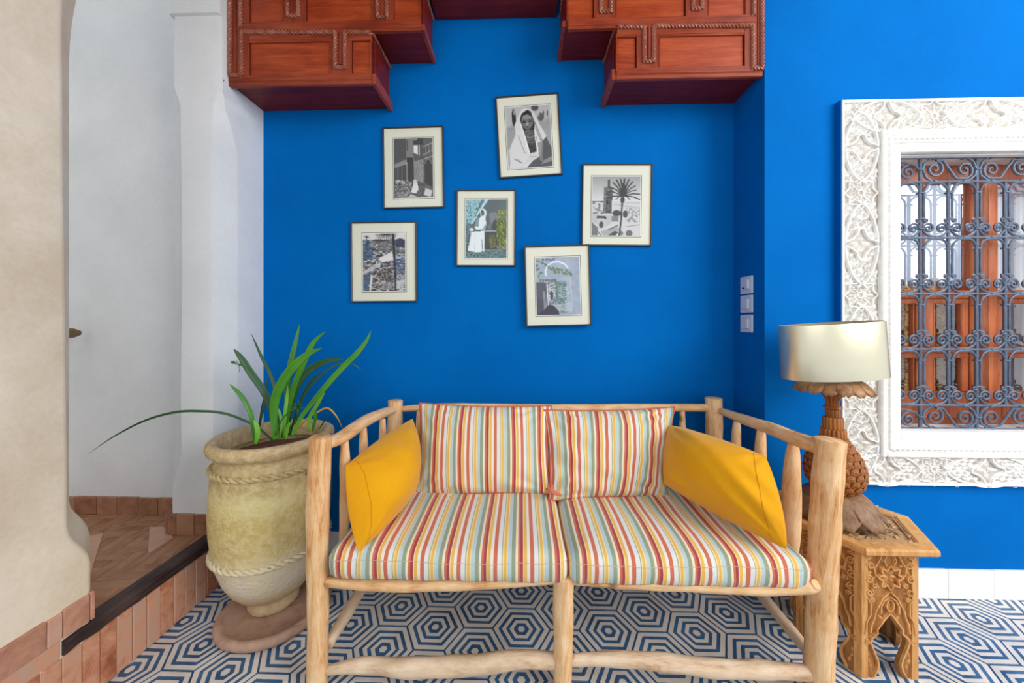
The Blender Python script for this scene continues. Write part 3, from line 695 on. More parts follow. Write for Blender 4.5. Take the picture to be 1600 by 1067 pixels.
# ------------------------------------------------------------------ iron grille
gr = thing('window_grille', 'blue grey wrought iron window grille with scrolls and collars', 'grille', (2.2, YW+.03, OZ0))
GX, GZ = 2.2, OZ0; CW = .125; bx0 = 1.703
def gpt(x_, z_, y_=0): return (x_-GX, y_, z_-GZ)
def rod(p, q, r, name='vertical_bar'):
    m = MB(); m.tube([p, q], r, 8); return m.build(name, M['iron'], gr, smooth=40)
HZS = [1.985, 1.873, 1.618, 1.362, 1.108, .853, .745]
def spiral(cx, cz, r0, r1, a0, turns, n=22):
    return [(cx+(r0+(r1-r0)*k/n)*math.cos(a0+turns*2*PI*k/n), cz+(r0+(r1-r0)*k/n)*math.sin(a0+turns*2*PI*k/n)) for k in range(n+1)]
for z in HZS:
    r = .0075 if z in (HZS[0], HZS[-1]) else .0055; rod(gpt(OX0+.002, z), gpt(OX1-.002, z), r, 'cross_bar')
for k in range(9):
    x_ = bx0+k*CW
    if x_ > OX1: break
    if k % 2 == 1: rod(gpt(x_, .75, .004), gpt(x_, 1.98, .004), .0068)
    else: rod(gpt(x_, .853, .004), gpt(x_, 1.873, .004), .0068)
# repeated pieces: scroll pair above a cross bar, arch pair below it, collar
def mesh_of(m, name):
    o = m.build(name, M['iron'], gr, smooth=50); me = o.data; bpy.data.objects.remove(o); return me
def c_scroll():
    m = MB(); h = CW/2-.007
    for s_ in (-1, 1):
        sp = spiral(s_*.027, .041, .0235, .004, -PI/2 if s_ > 0 else -PI/2, .0, 1)
        pts = [(0, .004), (s_*.018, .006), (s_*.038, .014), (s_*.0505, .028), (s_*.0535, .043)]
        sp = spiral(s_*.029, .043, .0245, .003, 0 if s_ > 0 else PI, 1.6*s_, 30)
        path = [(p[0], 0, p[1]) for p in pts]+[(p[0], 0, p[1]) for p in sp[2:]]
        m.tube(smooth_path(path, 2), .0047, 6)
    return m
def arch():
    m = MB()
    for s_ in (-1, 1):
        pts = [(0, -.006), (s_*.02, -.007), (s_*.038, -.016), (s_*.049, -.032), (s_*.0525, -.052), (s_*.0525, -.17)]
        curl = spiral(s_*.045, -.176, .0085, .003, 0 if s_ > 0 else PI, -1.1*s_, 12)
        path = [(p[0], -.003, p[1]) for p in pts]+[(p[0], -.003, p[1]) for p in curl[1:]]
        m.tube(smooth_path(path, 3), .0045, 6)
    return m
def collar(wd, h):
    m = MB(); m.box((-wd/2, -.008, -h/2), (wd/2, .012, h/2), .003); return m
ca = mesh_of(c_scroll(), 'scroll'); aa = mesh_of(arch(), 'arch_rod'); cc = mesh_of(collar(.017, .010), 'collar'); cw = mesh_of(collar(.030, .008), 'collar')
for zi in (1, 2, 3, 4, 5):
    for k in range(8):
        xc = bx0+(k+.5)*CW
        if zi < 5: link('arch_rod', aa, gr, gpt(xc, HZS[zi]))
        if zi > 1: link('scroll', ca, gr, gpt(xc, HZS[zi]))
        link('collar', cc, gr, gpt(xc, HZS[zi]), (0, random.uniform(-.1, .1), 0))
    for k in range(9):
        x_ = bx0+k*CW
        if zi < 5:
            link('collar', cw, gr, gpt(x_, HZS[zi]-.050)); link('collar', cw, gr, gpt(x_, HZS[zi]-.168))
        if zi > 1: link('collar', cw, gr, gpt(x_, HZS[zi]+.041))
def s_scroll(hh):
    m = MB()
    a = spiral(-.068, hh*.46, .036, .004, -PI*.5, 1.55, 30)     # left volute
    b = spiral(.068, hh*.54, .036, .004, PI*.5, 1.55, 30)
    path = [(p[0], 0, p[1]) for p in a[::-1]]
    path += [(-.05, 0, hh*.10)] ; path = [(p[0], 0, p[1]) for p in spiral(-.066, hh*.52, .040, .004, PI*.45, -1.6, 30)[::-1]]
    path += [(-.028, 0, hh*.86), (0, 0, hh*.5), (.028, 0, hh*.14)]
    path += [(p[0], 0, p[1]) for p in spiral(.066, hh*.48, .040, .004, -PI*.55, 1.6, 30)]
    m.tube(path, .0052, 6)
    for s_ in (-1, 1):
        m.tube([(s_*(.118), 0, hh*.5-s_*hh*.0), (s_*.105, 0, hh*.5+s_*hh*.30), (s_*.080, 0, hh*.5+s_*hh*.46)], .005, 6)
        m.tube([(s_*(.118), 0, hh*.5), (s_*.112, 0, hh*.5-s_*hh*.25), (s_*.085, 0, hh*.5-s_*hh*.44), (s_*.06, 0, hh*.5-s_*hh*.46)], .005, 6)
    return m
for z0, z1 in ((HZS[1], HZS[0]), (HZS[6], HZS[5])):
    me = mesh_of(s_scroll(z1-z0), 'scroll')
    for k, xc in enumerate((bx0, bx0+.25, bx0+.5, bx0+.75, bx0+1.0)):
        if k == 0 or k == 4:
            m = MB(); s_ = 1 if k == 0 else -1; zc = (z0+z1)/2
            if k == 0:
                for cx_, cz_, r_ in ((bx0+.012, zc+.012, .022), (bx0+.066, zc-.012, .033)):
                    m.tube([gpt(p[0], p[1]) for p in spiral(cx_, cz_, r_, .004, PI*.5, 1.6, 26)], .005, 6)
                m.tube([gpt(bx0+.012, zc+.034), gpt(bx0+.05, zc+.034), gpt(bx0+.10, zc+.02), gpt(bx0+.118, zc-.004)], .005, 6)
                m.build('scroll', M['iron'], gr, smooth=50)
            continue
        link('scroll', me, gr, gpt(xc, z0), (0, 0, 0), (1 if k % 2 else -1, 1, 1))
        for dx in (-.066, .066): link('collar', cc, gr, gpt(xc+dx, z1-.003)); link('collar', cc, gr, gpt(xc+dx, z0+.003))
        link('collar', cw, gr, gpt(xc+.125, (z0+z1)/2))
    link('collar', cw, gr, gpt(bx0+.125, (z0+z1)/2))
#PART2
# ------------------------------------------------------------------ settee of peeled logs
YF, YR = 1.175, 1.755
sofa = thing('log_settee', 'rustic two-seat settee of pale peeled logs in front of the blue niche', 'settee', (.15, 1.45, 0)); SO = Vector((.15, 1.45, 0))
def log(name, pts, rad, mat='log', seg=16, rough=.05, n=6, flat=None, taper=None):
    pts = [Vector(p)-SO for p in pts]; P = smooth_path(pts, n); R = interp(rad, len(P))
    d0 = (P[0]-P[1]).normalized(); d1 = (P[-1]-P[-2]).normalized(); r0, r1 = R[0], R[-1]
    P = [P[0]+d0*.003]+[P[0]+d0*0.0005]+P+[P[-1]+d1*.0005]+[P[-1]+d1*.003]; R = [r0*.86, r0*.97]+R+[r1*.97, r1*.86]
    P = [P[i] for i in range(len(P))]
    m = MB(); m.tube(P, R, seg, rough=rough, flat=flat); return m.build(name, M[mat], sofa, smooth=50)
pl_t = at_y(501, 683, YF); pr_t = at_y(1297, 687, YF); pr_m = at_y(1283, 900, YF); pr_b = at_y(1279, 1060, YF)
pc_t = at_y(880, 899, YF-.004)
log('post', [(-.693, YF, 0), (-.690, YF, .25), (-.692, YF, .55), (pl_t.x, YF, pl_t.z)], [.034, .033, .034, .036, .035])
log('post', [(pr_b.x, YF, 0), (pr_b.x+.002, YF, .12), (pr_m.x+.002, YF, .40), (pr_t.x-.012, YF, .65), (pr_t.x, YF, pr_t.z)], [.038, .040, .042, .041, .041])
log('post', [(pc_t.x-.002, YF, 0), (pc_t.x, YF, .2), (pc_t.x+.002, YF, pc_t.z)], [.030, .033, .036])
bl = at_y(618, 626, YR); br = at_y(1115, 622, YR)
log('post', [(bl.x-.01, YR, 0), (bl.x-.008, YR, .4), (bl.x, YR, bl.z)], [.036, .038, .036])
log('post', [(br.x+.01, YR, 0), (br.x+.005, YR, .4), (br.x, YR, br.z)], [.038, .040, .038])
# arms
def arm(pix):
    return [at_y(px_, py_, y_) for px_, py_, y_ in pix]
log('arm_rail', arm([(512, 692, 1.19), (532, 684, 1.27), (552, 671, 1.36), (572, 657, 1.46), (597, 646, 1.60), (616, 640, 1.74)]), [.019, .024, .025, .024, .022, .018], rough=.04)
log('arm_rail', arm([(1122, 640, 1.74), (1150, 651, 1.60), (1200, 668, 1.42), (1245, 686, 1.28), (1284, 699, 1.19)]), [.013, .020, .024, .025, .026], rough=.04)
# spindles
for (px_, pt, pb, y_, r) in ((537, 690, 850, 1.29, .019), (566, 668, 830, 1.44, .018), (596, 655, 800, 1.60, .017)):
    a = at_y(px_+2, pt, y_); log('spindle', [(a.x, y_, a.z), (a.x+.001, y_, .6), (a.x-.003, y_, .36)], [.013, r*1.05, r, r*.8], rough=.08)
for (px_, pt, y_, r) in ((1148, 660, 1.62, .021), (1186, 672, 1.46, .023), (1236, 690, 1.32, .027)):
    a = at_y(px_+2, pt, y_); log('spindle', [(a.x+.003, y_, a.z), (a.x-.002, y_, .62), (a.x-.004, y_, .36)], [.014, r, r*1.1, r*.8], rough=.08)
# rails
Yr = YF-.006
log('seat_rail', [at_y(511, 909, Yr), at_y(600, 914, Yr), at_y(700, 912, Yr), at_y(800, 907, Yr), at_y(868, 904, Yr)], [.015, .019, .021, .021, .020, .013], rough=.05)
log('seat_rail', [at_y(891, 905, Yr), at_y(960, 909, Yr), at_y(1080, 913, Yr), at_y(1200, 918, Yr), at_y(1262, 915, Yr-.018), at_y(1274, 913, Yr-.03)], [.014, .019, .022, .023, .022, .014], rough=.05)
log('stretcher', [at_y(512, 1047, YF), at_y(560, 1040, YF), at_y(640, 1043, YF), at_y(730, 1040, YF), at_y(800, 1031, YF), at_y(866, 1032, YF)], [.013, .022, .028, .029, .027, .022], 'grey_log', rough=.07)
log('stretcher', [at_y(893, 1032, YF), at_y(960, 1029, YF), at_y(1030, 1034, YF), at_y(1120, 1044, YF), at_y(1200, 1047, YF), at_y(1266, 1050, YF)], [.016, .022, .025, .026, .025, .020], 'grey_log', rough=.07)
log('back_rail', [at_y(628, 639, YR), at_y(700, 636, YR), at_y(860, 638, YR), at_y(1000, 637, YR), at_y(1100, 637, YR), at_y(1108, 637, YR)], [.014, .020, .021, .020, .019, .012], rough=.04)
log('back_seat_rail', [(bl.x, YR, .36), (.15, YR, .355), (br.x, YR, .36)], [.024, .026, .024])
for s_, p, q in ((0, (-.668, YF+.02), (bl.x-.005, YR-.02)), (1, (pr_m.x-.01, YF+.02), (br.x, YR-.02))):
    log('side_seat_rail', [(p[0], p[1], .352), ((p[0]+q[0])/2, (p[1]+q[1])/2, .352), (q[0], q[1], .352)], [.022, .024, .022])
a, b = at_y(513, 1006, 1.205), at_y(566, 918, 1.44); log('side_stretcher', [a, b, b+(b-a)*1.1], [.019, .022, .021, .019], 'grey_log', rough=.08)
a, b = at_y(1260, 1014, 1.25), at_y(1190, 930, 1.49); log('side_stretcher', [a+(a-b)*.15, a, b, b+(b-a)*.9], [.014, .019, .021, .020], 'grey_log', rough=.08)
log('back_stretcher', [(bl.x, YR, .12), (.15, YR, .125), (br.x, YR, .12)], [.02, .024, .02], 'grey_log')
for px_ in (1066, 990, 920, 850, 780, 710, 655):
    a = at_y(px_, 645, YR); log('spindle', [(a.x, YR, .80), (a.x, YR, .6), (a.x, YR, .37)], [.012, .017, .016, .013], rough=.07)
for k in range(7):
    y_ = 1.26+k*.072; m = MB(); m.box((-.66-SO.x, y_-.018-SO.y, .364), (.985-SO.x, y_+.018-SO.y, .378), .003); m.build('slat', M['log'], sofa)
# end bolts / knots read from the grain material

# seat cushions
PER = .119
def seat_cushion(x0, x1, phase_px, label, skewl=0, skewr=0):
    y0, y1, z0, z1 = 1.137, 1.70, .384, .484
    nx, ny = 44, 30; rad = .028; vs = []; uv = []; fs = []
    prof = [(0, z0+.012), (-.005, z0+.03), (-.006, z0+.05), (-.004, z0+.070), (.004, z0+.086), (.016, z0+.096), (.032, z1)]
    ph = at_y(phase_px, 885, y0).x
    # concentric construction: top grid with inset skirts
    def boundary(ins, z):
        pts = []
        xa, xb, ya, yb = x0+ins, x1-ins, y0+ins, y1-ins; r = max(.004, rad-ins*.5)
        def edge(p, q, n): return [(p[0]+(q[0]-p[0])*k/n, p[1]+(q[1]-p[1])*k/n) for k in range(n)]
        c = []
        for cx_, cy_, a0 in ((xb-r, ya+r, -PI/2), (xb-r, yb-r, 0), (xa+r, yb-r, PI/2), (xa+r, ya+r, PI)):
            c.append([(cx_+r*math.cos(a0+t*PI/2/4), cy_+r*math.sin(a0+t*PI/2/4)) for t in range(5)])
        loop = edge((xa+r, ya), (xb-r, ya), 30)+c[0][:-1]+edge((xb, ya+r), (xb, yb-r), 14)+c[1][:-1]+edge((xb-r, yb), (xa+r, yb), 30)+c[2][:-1]+edge((xa, yb-r), (xa, ya+r), 14)+c[3][:-1]
        out = []
        for (x_, y_) in loop:
            wv = .0022*math.sin(x_*37+z*60)+.0016*math.sin(x_*91+1); out.append((x_, y_+(wv if y_ < y0+.1 else 0), z+.0035*math.sin(x_*11+y_*17)*(z > z0+.03)))
        return out
    m = MB(); rings = [boundary(.02, z0), boundary(.006, z0+.004)]+[boundary(i, z) for i, z in prof]+[boundary(i, z1+d) for i, d in ((.06, .006), (.10, .009), (.15, .011), (.20, .012), (.27, .012))]
    n = len(rings[0]); vs = [p for r_ in rings for p in r_]
    for i in range(len(rings)-1):
        for k in range(n): q = (k+1) % n; fs.append((i*n+k, i*n+q, (i+1)*n+q, (i+1)*n+k))
    fs.append(tuple(range(n))[::-1]); fs.append(tuple((len(rings)-1)*n+k for k in range(n)))
    m.add(vs, fs, [((p[0]-ph)/PER, p[1]/PER) for p in vs])
    o = m.build('seat_cushion', M['stripe'], smooth=60); o['label'] = label; o['category'] = 'cushion'; o['group'] = 'striped seat cushions of the settee'
    m = MB(); lp = rings[5]; m.tube([(p[0], p[1], p[2]) for p in lp], .0010, 5, closed=True)
    m.has_uv = False; s_ = m.build('seam', M['stripe_seam'], o, smooth=True); return o
M['stripe_seam'] = mat_simple('seam_thread', (206, 178, 160), .9)
seat_cushion(at_y(512, 880, 1.137).x, at_y(886, 880, 1.137).x, 638, 'left striped box seat cushion of the log settee')
seat_cushion(at_y(892, 880, 1.137).x, at_y(1272, 880, 1.137).x, 909.5, 'right striped box seat cushion of the log settee')

# loose pillows from their four corners
def pillow(name, label, group, BLc, BRc, TRc, TLc, thick, mat, uvw=None, uoff=0, pinch=.035, pipe=None, wr=.006, seed=1, seams=(), ex=(2.6, .55)):
    BLc, BRc, TRc, TLc = map(Vector, (BLc, BRc, TRc, TLc)); rnd = random.Random(seed)
    ctr = (BLc+BRc+TRc+TLc)/4; N = (BRc-BLc).cross(TLc-BLc).normalized(); n = 40
    W_ = ((BRc-BLc).length+(TRc-TLc).length)/2
    fr = [(rnd.uniform(5, 14), rnd.uniform(5, 14), rnd.uniform(0, 6)) for _ in range(5)]
    def P(u, v, side):
        q = (BLc*(1-u)+BRc*u)*(1-v)+(TLc*(1-u)+TRc*u)*v
        # concave edges
        eu, ev = 4*u*(1-u), 4*v*(1-v)
        q = q+(ctr-q)*pinch*((1-ev)*eu+(1-eu)*ev)*1.6
        h = (max(0, 1-abs(2*u-1)**ex[0]))**ex[1]*(max(0, 1-abs(2*v-1)**ex[0]))**ex[1]
        wv = sum(math.sin(a*u*1.7+b*v*1.9+c) for a, b, c in fr)/5; rim = (1-eu*ev)*h
        e = wr*wv*(.4+rim*1.8)*h**.3 if h > 0 else 0
        # radial creases near the corners
        for cu, cv in ((0, 0), (1, 0), (1, 1), (0, 1)):
            d = math.hypot(u-cu, v-cv)
            if .03 < d < .45: e += wr*.8*math.sin(math.atan2(v-cv, u-cu)*13+seed)*math.exp(-((d-.2)/.11)**2)*h**.5
        return q+N*side*(thick/2*h+e)*(1 if side > 0 else .65)
    m = MB(); vs = []; uv = []; idx = {}
    for s_ in (1, -1):
        for i in range(n+1):
            for j in range(n+1):
                if s_ < 0 and (i in (0, n) or j in (0, n)): idx[s_, i, j] = idx[1, i, j]; continue
                idx[s_, i, j] = len(vs); tu = .5-.5*math.cos(PI*i/n); tv = .5-.5*math.cos(PI*j/n); p = P(tu, tv, s_)
                vs.append(p-ctr); uv.append(((tu*W_+uoff)/PER if uvw else tu, tv*.4/PER))
    fs = []
    for s_ in (1, -1):
        for i in range(n):
            for j in range(n):
                f = (idx[s_, i, j], idx[s_, i+1, j], idx[s_, i+1, j+1], idx[s_, i, j+1]); fs.append(f if s_ > 0 else f[::-1])
    m.add(vs, fs, uv); o = m.build(name, mat, smooth=True, loc=ctr); tag(o, label, 'cushion', group)
    edge = [(k, 0) for k in range(n)]+[(n, k) for k in range(n)]+[(n-k, n) for k in range(n)]+[(0, n-k) for k in range(n)]
    if pipe: m = MB(); m.tube([vs[idx[1, i, j]] for i, j in edge], .0045, 6, closed=True); m.build('piping', pipe, o, smooth=True)
    for (u0, side) in seams:
        m = MB(); m.tube([P(u0, .02+.96*k/30, side)-ctr+N*side*.0005 for k in range(31)], .0008, 5); m.build('seam', M['seam_must'], o, smooth=True)
    return o
M['seam_must'] = mat_simple('mustard_seam', (196, 128, 8), .9)
g = 'striped back cushions'
yb0, yt0 = 1.50, 1.655
pillow('back_cushion', 'left striped back cushion with terracotta piping', g, at_y(647, 776, yb0+.01), at_y(866, 772, yb0+.02), at_y(861, 634, yt0-.01), at_y(656, 630, yt0), .15, M['stripe'], True, uoff=-.076, pipe=M['piping'], seed=3, wr=.009)
rc = pillow('back_cushion', 'right striped back cushion with a knotted tie at its corner', g, at_y(858, 782, yb0-.015), at_y(1042, 777, yb0+.015), at_y(1054, 636, yt0-.01), at_y(850, 641, yt0-.03), .15, M['stripe'], True, uoff=-.083, pipe=M['piping'], seed=8, wr=.013)
pillow('back_cushion', 'striped cushion wedged behind the right back cushion, only its top edge showing', g, at_y(880, 752, 1.69), at_y(1040, 748, 1.69), at_y(1026, 643, 1.716), at_y(872, 643, 1.716), .045, M['stripe'], True, uoff=.02, pipe=M['piping'], seed=5)
m = MB(); kc = at_y(860, 764, 1.455)-rc.location
m.tube([kc+Vector((-.01, .0, .022)), kc+Vector((-.005, -.006, .006)), kc+Vector((.015, -.004, -.012)), kc+Vector((.045, .0, -.025))], [.004, .012, .010, .005], 8, flat=.6)
m.tube([kc+Vector((-.018, .0, -.002)), kc+Vector((-.002, -.008, .002)), kc+Vector((.006, -.006, .014)), kc+Vector((.0, .0, .026))], [.006, .010, .009, .004], 8, flat=.7)
m.build('tie', M['stripe'], rc, smooth=True)
g = 'mustard yellow lumbar cushions'
pillow('lumbar_cushion', 'mustard yellow linen cushion leaning on the left arm', g, at_y(560, 862, 1.135), at_y(650, 768, 1.43), at_y(645, 654, 1.58), at_y(540, 728, 1.235), .25, M['mustard'], seed=11, pinch=-.05, wr=.009, ex=(2.2, .72), seams=((.10, 1),))
pillow('lumbar_cushion', 'mustard yellow linen cushion leaning on the right arm', g, at_y(1038, 756, 1.47), at_y(1229, 858, 1.14), at_y(1196, 713, 1.235), at_y(1046, 664, 1.60), .27, M['mustard'], seed=14, pinch=-.05, wr=.010, ex=(2.2, .72), seams=((.90, 1),))

# ------------------------------------------------------------------ urn, saucer, plant
UX, UY = -1.072, 1.497
SC_ = (-1.040, 1.466)
sau = thing('plant_saucer', 'round brown clay saucer under the big urn', 'saucer', (SC_[0], SC_[1], 0))
m = MB(); m.lathe([(0, .0), (.17, 0), (.192, .004), (.203, .016), (.207, .032), (.200, .043), (.188, .046), (.176, .040), (.162, .030), (.10, .027), (0, .026)], seg=56, mod=lambda th, z: 1+.012*math.sin(2*th+1)+.006*math.sin(5*th)); m.build('dish', M['saucer'], sau, smooth=50)
urn = thing('garden_urn', 'large rounded ochre clay urn with two rope bands on a brown saucer', 'planter', (UX, UY, .028))
z0 = .028
prof = [(0, 0), (.092, 0), (.098, .008), (.098, .030), (.092, .040), (.095, .050), (.125, .068), (.158, .105), (.185, .155), (.204, .21), (.217, .27), (.225, .35), (.229, .42), (.227, .50), (.222, .56), (.213, .61), (.206, .635), (.208, .648), (.222, .655), (.236, .668), (.240, .683), (.236, .698), (.224, .706), (.208, .705), (.198, .696), (.192, .670), (.192, .640)]
m = MB(); m.lathe([(r*.97, z+.02*(z/.7)) for r, z in prof], seg=96, mod=lambda th, z: 1+.006*math.sin(3*th+z*9)+.004*math.sin(7*th+z*31)); m.build('body', M['urn'], urn, smooth=60)
for zr, rr in ((.612, .2115), (.268, .2115)):
    m = MB(); n = 300; m.rope([(rr*math.cos(2*PI*k/n), rr*math.sin(2*PI*k/n), zr+.003*math.sin(4*PI*k/n)) for k in range(n)], .0125, .085, 3, True); m.build('rope_band', M['urn'], urn, smooth=60)
m = MB(); prof_s = [(0, .652), (.06, .655), (.12, .650), (.17, .643), (.188, .640)]; m.lathe(prof_s[::-1], seg=40, mod=lambda th, z: 1+.02*math.sin(9*th)); m.build('soil', M['soil'], urn, smooth=True)
m = MB(); m.tube([(.198, -.082, .585), (.206, -.087, .585)], .009, 12); m.build('drain_hole', M['beam'], urn)
PC = Vector((UX, UY, z0+.665))
plant = thing('strap_leaf_plant', 'green strap-leaved lily plant growing in the urn', 'plant', PC)
def zp(p, y): return at_y(320+.21555*p[0], 490+.21555*p[1], y)
def leaf(pts, wz, y0, y1, mat, bend=.0, tip=.1, base=.55, name='leaf'):
    n = len(pts); P3 = []
    for i, p in enumerate(pts):
        t = i/(n-1); P3.append(zp(p, y0+(y1-y0)*t)-PC)
    P = smooth_path(P3, 7); N = len(P); wd = wz*.21555*1.5/FPX; vs = []; uv = []
    view = (PC-Vector((0, 0, CAM_H))).normalized()
    for i, p in enumerate(P):
        t = i/(N-1); T_ = (P[min(i+1, N-1)]-P[max(i-1, 0)]).normalized(); S_ = T_.cross(view).normalized(); Nn = S_.cross(T_)
        w_ = wd*(base+(1-base)*min(1, t/.35))*(1 if t < .6 else max(.03, 1-((t-.6)/.4)**2.2*(1-tip*0)))
        for q, off in ((-1, .16), (-.55, .05), (0, -.02), (.55, .05), (1, .16)):
            vs.append(p+S_*q*w_/2+Nn*(-off)*w_*.9); uv.append((q*.5+.5, t*2))
    fs = [(i*5+k, i*5+k+1, i*5+5+k+1, i*5+5+k) for i in range(N-1) for k in range(4)]
    m = MB(); m.add(vs, fs, uv); o = m.build(name, mat, plant, smooth=True)
    md = o.modifiers.new('thickness', 'SOLIDIFY'); md.thickness = .0016; return o
L, D, G_, Y_ = M['leaf'], M['leaf_dark'], M['leaf_light'], M['leaf_yellow']
leaf([(548, 900), (530, 700), (508, 545), (470, 430), (405, 300), (335, 140)], 24, 1.50, 1.53, D)
leaf([(525, 905), (478, 690), (430, 570), (340, 440), (262, 320), (208, 255)], 46, 1.49, 1.45, D)
leaf([(362, 945), (345, 780), (310, 670), (250, 580), (178, 510)], 30, 1.40, 1.38, L)
leaf([(490, 918), (405, 840), (330, 795), (200, 740), (100, 716), (0, 708), (-195, 712), (-420, 770), (-650, 885), (-848, 1018)], 17, 1.48, 1.34, D, base=.8)
leaf([(515, 915), (500, 750), (512, 620), (560, 500), (640, 390), (740, 300), (850, 250)], 60, 1.43, 1.42, L)
leaf([(565, 900), (592, 700), (600, 500), (622, 360), (655, 220), (688, 75)], 38, 1.52, 1.56, L)
leaf([(588, 890), (602, 720), (650, 520), (720, 350), (785, 215), (878, 125)], 40, 1.50, 1.52, L)
leaf([(600, 880), (620, 680), (680, 500), (770, 400), (880, 348), (1015, 330)], 54, 1.54, 1.62, D)
leaf([(628, 890), (700, 750), (800, 620), (900, 500), (1000, 390), (1100, 290), (1170, 200), (1205, 122)], 38, 1.42, 1.45, L)
leaf([(640, 870), (710, 620), (800, 490), (900, 400), (1000, 362), (1080, 370), (1158, 430)], 14, 1.55, 1.66, D, base=.8)
leaf([(750, 850), (762, 750), (820, 650), (880, 545)], 27, 1.52, 1.50, G_)
leaf([(366, 945), (384, 880), (378, 820), (357, 768)], 30, 1.38, 1.37, G_, tip=.9)
leaf([(395, 820), (420, 680), (440, 600), (455, 452)], 24, 1.55, 1.58, D)
leaf([(680, 835), (740, 762), (820, 712), (890, 685), (955, 745), (1003, 845)], 14, 1.58, 1.64, Y_, base=.8)
leaf([(572, 905), (580, 750), (592, 640), (602, 520)], 24, 1.46, 1.47, G_)
leaf([(615, 880), (672, 700), (755, 510), (850, 420)], 22, 1.57, 1.62, D)
leaf([(780, 850), (800, 760), (806, 700)], 24, 1.56, 1.56, L)
leaf([(540, 910), (556, 820), (548, 740), (520, 660)], 20, 1.45, 1.45, G_)
leaf([(590, 910), (600, 830), (625, 780)], 22, 1.45, 1.45, G_)
leaf([(830, 835), (870, 775), (905, 742)], 10, 1.60, 1.60, D)
def stalk(pts, y, r, name='flower_stalk', spokes=None, bud=False):
    P = smooth_path([zp(p, y)-PC for p in pts], 5); m = MB(); m.tube(P, r, 6)
    if spokes:
        c = P[-1]
        for k in range(spokes):
            a = k*2.4; d = Vector((math.cos(a), -.4+.8*((k*37) % 10)/10, math.sin(a)*.8+.35)).normalized(); m.tube([c, c+d*.016, c+d*(.020+.003*(k % 3))], [.0012, .001, .002], 5)
    if bud: m.tube([P[-1], P[-1]+Vector((-.006, 0, .003)), P[-1]+Vector((-.016, 0, .004)), P[-1]+Vector((-.021, 0, .003))], [.002, .006, .005, .001], 6)
    m.build(name, M['leaf'], plant, smooth=True)
stalk([(515, 880), (555, 775), (610, 715), (668, 680)], 1.42, .0032, spokes=14)
stalk([(340, 440), (290, 385), (250, 375)], 1.44, .0018, spokes=5); stalk([(290, 385), (262, 368), (222, 358)], 1.44, .0014, bud=True)

# ------------------------------------------------------------------ carved hexagonal side table
TX, TY, TR, TZ = 1.270, 1.414, .1865, .475
tab = thing('carved_side_table', 'hexagonal carved wooden side table beside the settee carrying the lamp', 'side table', (TX, TY, 0))
A0 = -2*PI/3
def hexv(R, k, z): a = A0+k*PI/3; return (R*math.cos(a), R*math.sin(a), z)
Hh = TZ-.026; side = TR
def opening():
    h = side/2
    r = [(0, .222), (.012, .202), (.027, .180), (.037, .166), (.036, .152), (.047, .142), (.055, .136), (.058, .122), (.053, .106), (.046, .088), (.036, .064), (.032, .046), (.036, .026), (.046, .008), (.049, .0)]
    return r
def panel_mesh(rel):
    h = side/2-.001; o = opening(); left = [(-x_, z) for x_, z in o]; m = MB()
    poly = [(-h, 0)]+left[::-1]+o[1:]+[(h, 0), (h, Hh), (-h, Hh)]
    mp = lambda u, v, w_: (u, -w_, v)
    if not rel: m.prism(poly, .012, lambda u, v, w_: (u, .012-w_, v)); return m
    R = lambda pts, wd=.006, hh=.005, cl=False: m.ribbon(pts, wd*1.05, hh*1.6, mp, cl, .7)
    R([(x_*1.0+.0065 if x_ > 0 else 0, z+.006) for x_, z in o][::-1]+[(-x_-.0065, z+.006) for x_, z in o][1:], .007)
    # cusped inner arch
    inner = [(.066, .16), (.062, .19), (.052, .213), (.048, .235), (.034, .262), (.024, .282), (.010, .294), (0, .305)]
    R([(x_, z) for x_, z in inner]+[(-x_, z) for x_, z in inner[::-1]][1:])
    R([(.030, .228), (.030, .252), (.020, .272), (0, .285)][::1]+[(-.020, .272), (-.030, .252), (-.030, .228)], .005)
    # eight-lobed rosette
    R([((.034+.007*math.cos(8*t*2*PI/48))*math.cos(t*2*PI/48), .352+(.034+.007*math.cos(8*t*2*PI/48))*math.sin(t*2*PI/48)) for t in range(48)], .006, .006, True)
    for k in range(6): m.petal(math.cos(k*PI/3)*.004, .352+math.sin(k*PI/3)*.004, k*PI/3, .022, .011, .005, mp)
    # vase below the rosette
    R([(.012*math.cos(t), .255+.020*math.sin(t)) for t in [k*2*PI/16 for k in range(16)]], .004, .005, True)
    for s_ in (-1, 1):
        R([(s_*x_, z) for x_, z in ((.084, .155), (.078, .20), (.066, .22), (.066, .262), (.074, .278))], .005)
        R([(s_*x_, z) for x_, z in ((.012, .392), (.020, .41), (.012, .428), (.016, .448))], .005)
        R([(s_*x_, z) for x_, z in ((.034, .352), (.05, .36), (.054, .385), (.04, .405), (.03, .425), (.034, .446))], .005)
        for cx_, cz_, r_, st in ((.066, .392, .013, 0), (.070, .345, .014, 1), (.068, .300, .013, 2), (.073, .425, .011, 3), (.052, .325, .009, 2), (.078, .128, .010, 1), (.060, .275, .008, 0)):
            R([(s_*(cx_+r_*(1-k/22)*math.cos(st+k*.52)), cz_+r_*(1-k/22)*math.sin(st+k*.52)) for k in range(18)], .0045, .005)
        for cx_, cz_, a_ in ((.055, .41, 1.2), (.058, .37, -.8), (.080, .37, 1.7), (.055, .345, 2.6), (.083, .32, 1.4), (.076, .27, .6), (.08, .24, 1.3), (.048, .29, .6), (.04, .31, 2.4), (.075, .175, 1.4), (.064, .05, 1.2), (.070, .07, 1.7), (.060, .03, 1.5), (.022, .20, .9), (.035, .385, .4), (.022, .40, 1.9)):
            m.petal(s_*cx_, cz_, a_ if s_ > 0 else PI-a_, .022, .010, .005, mp)
    m.petal(0, .235, PI/2, .04, .012, .006, mp); m.petal(0, .415, PI/2, .03, .010, .005, mp)
    return m
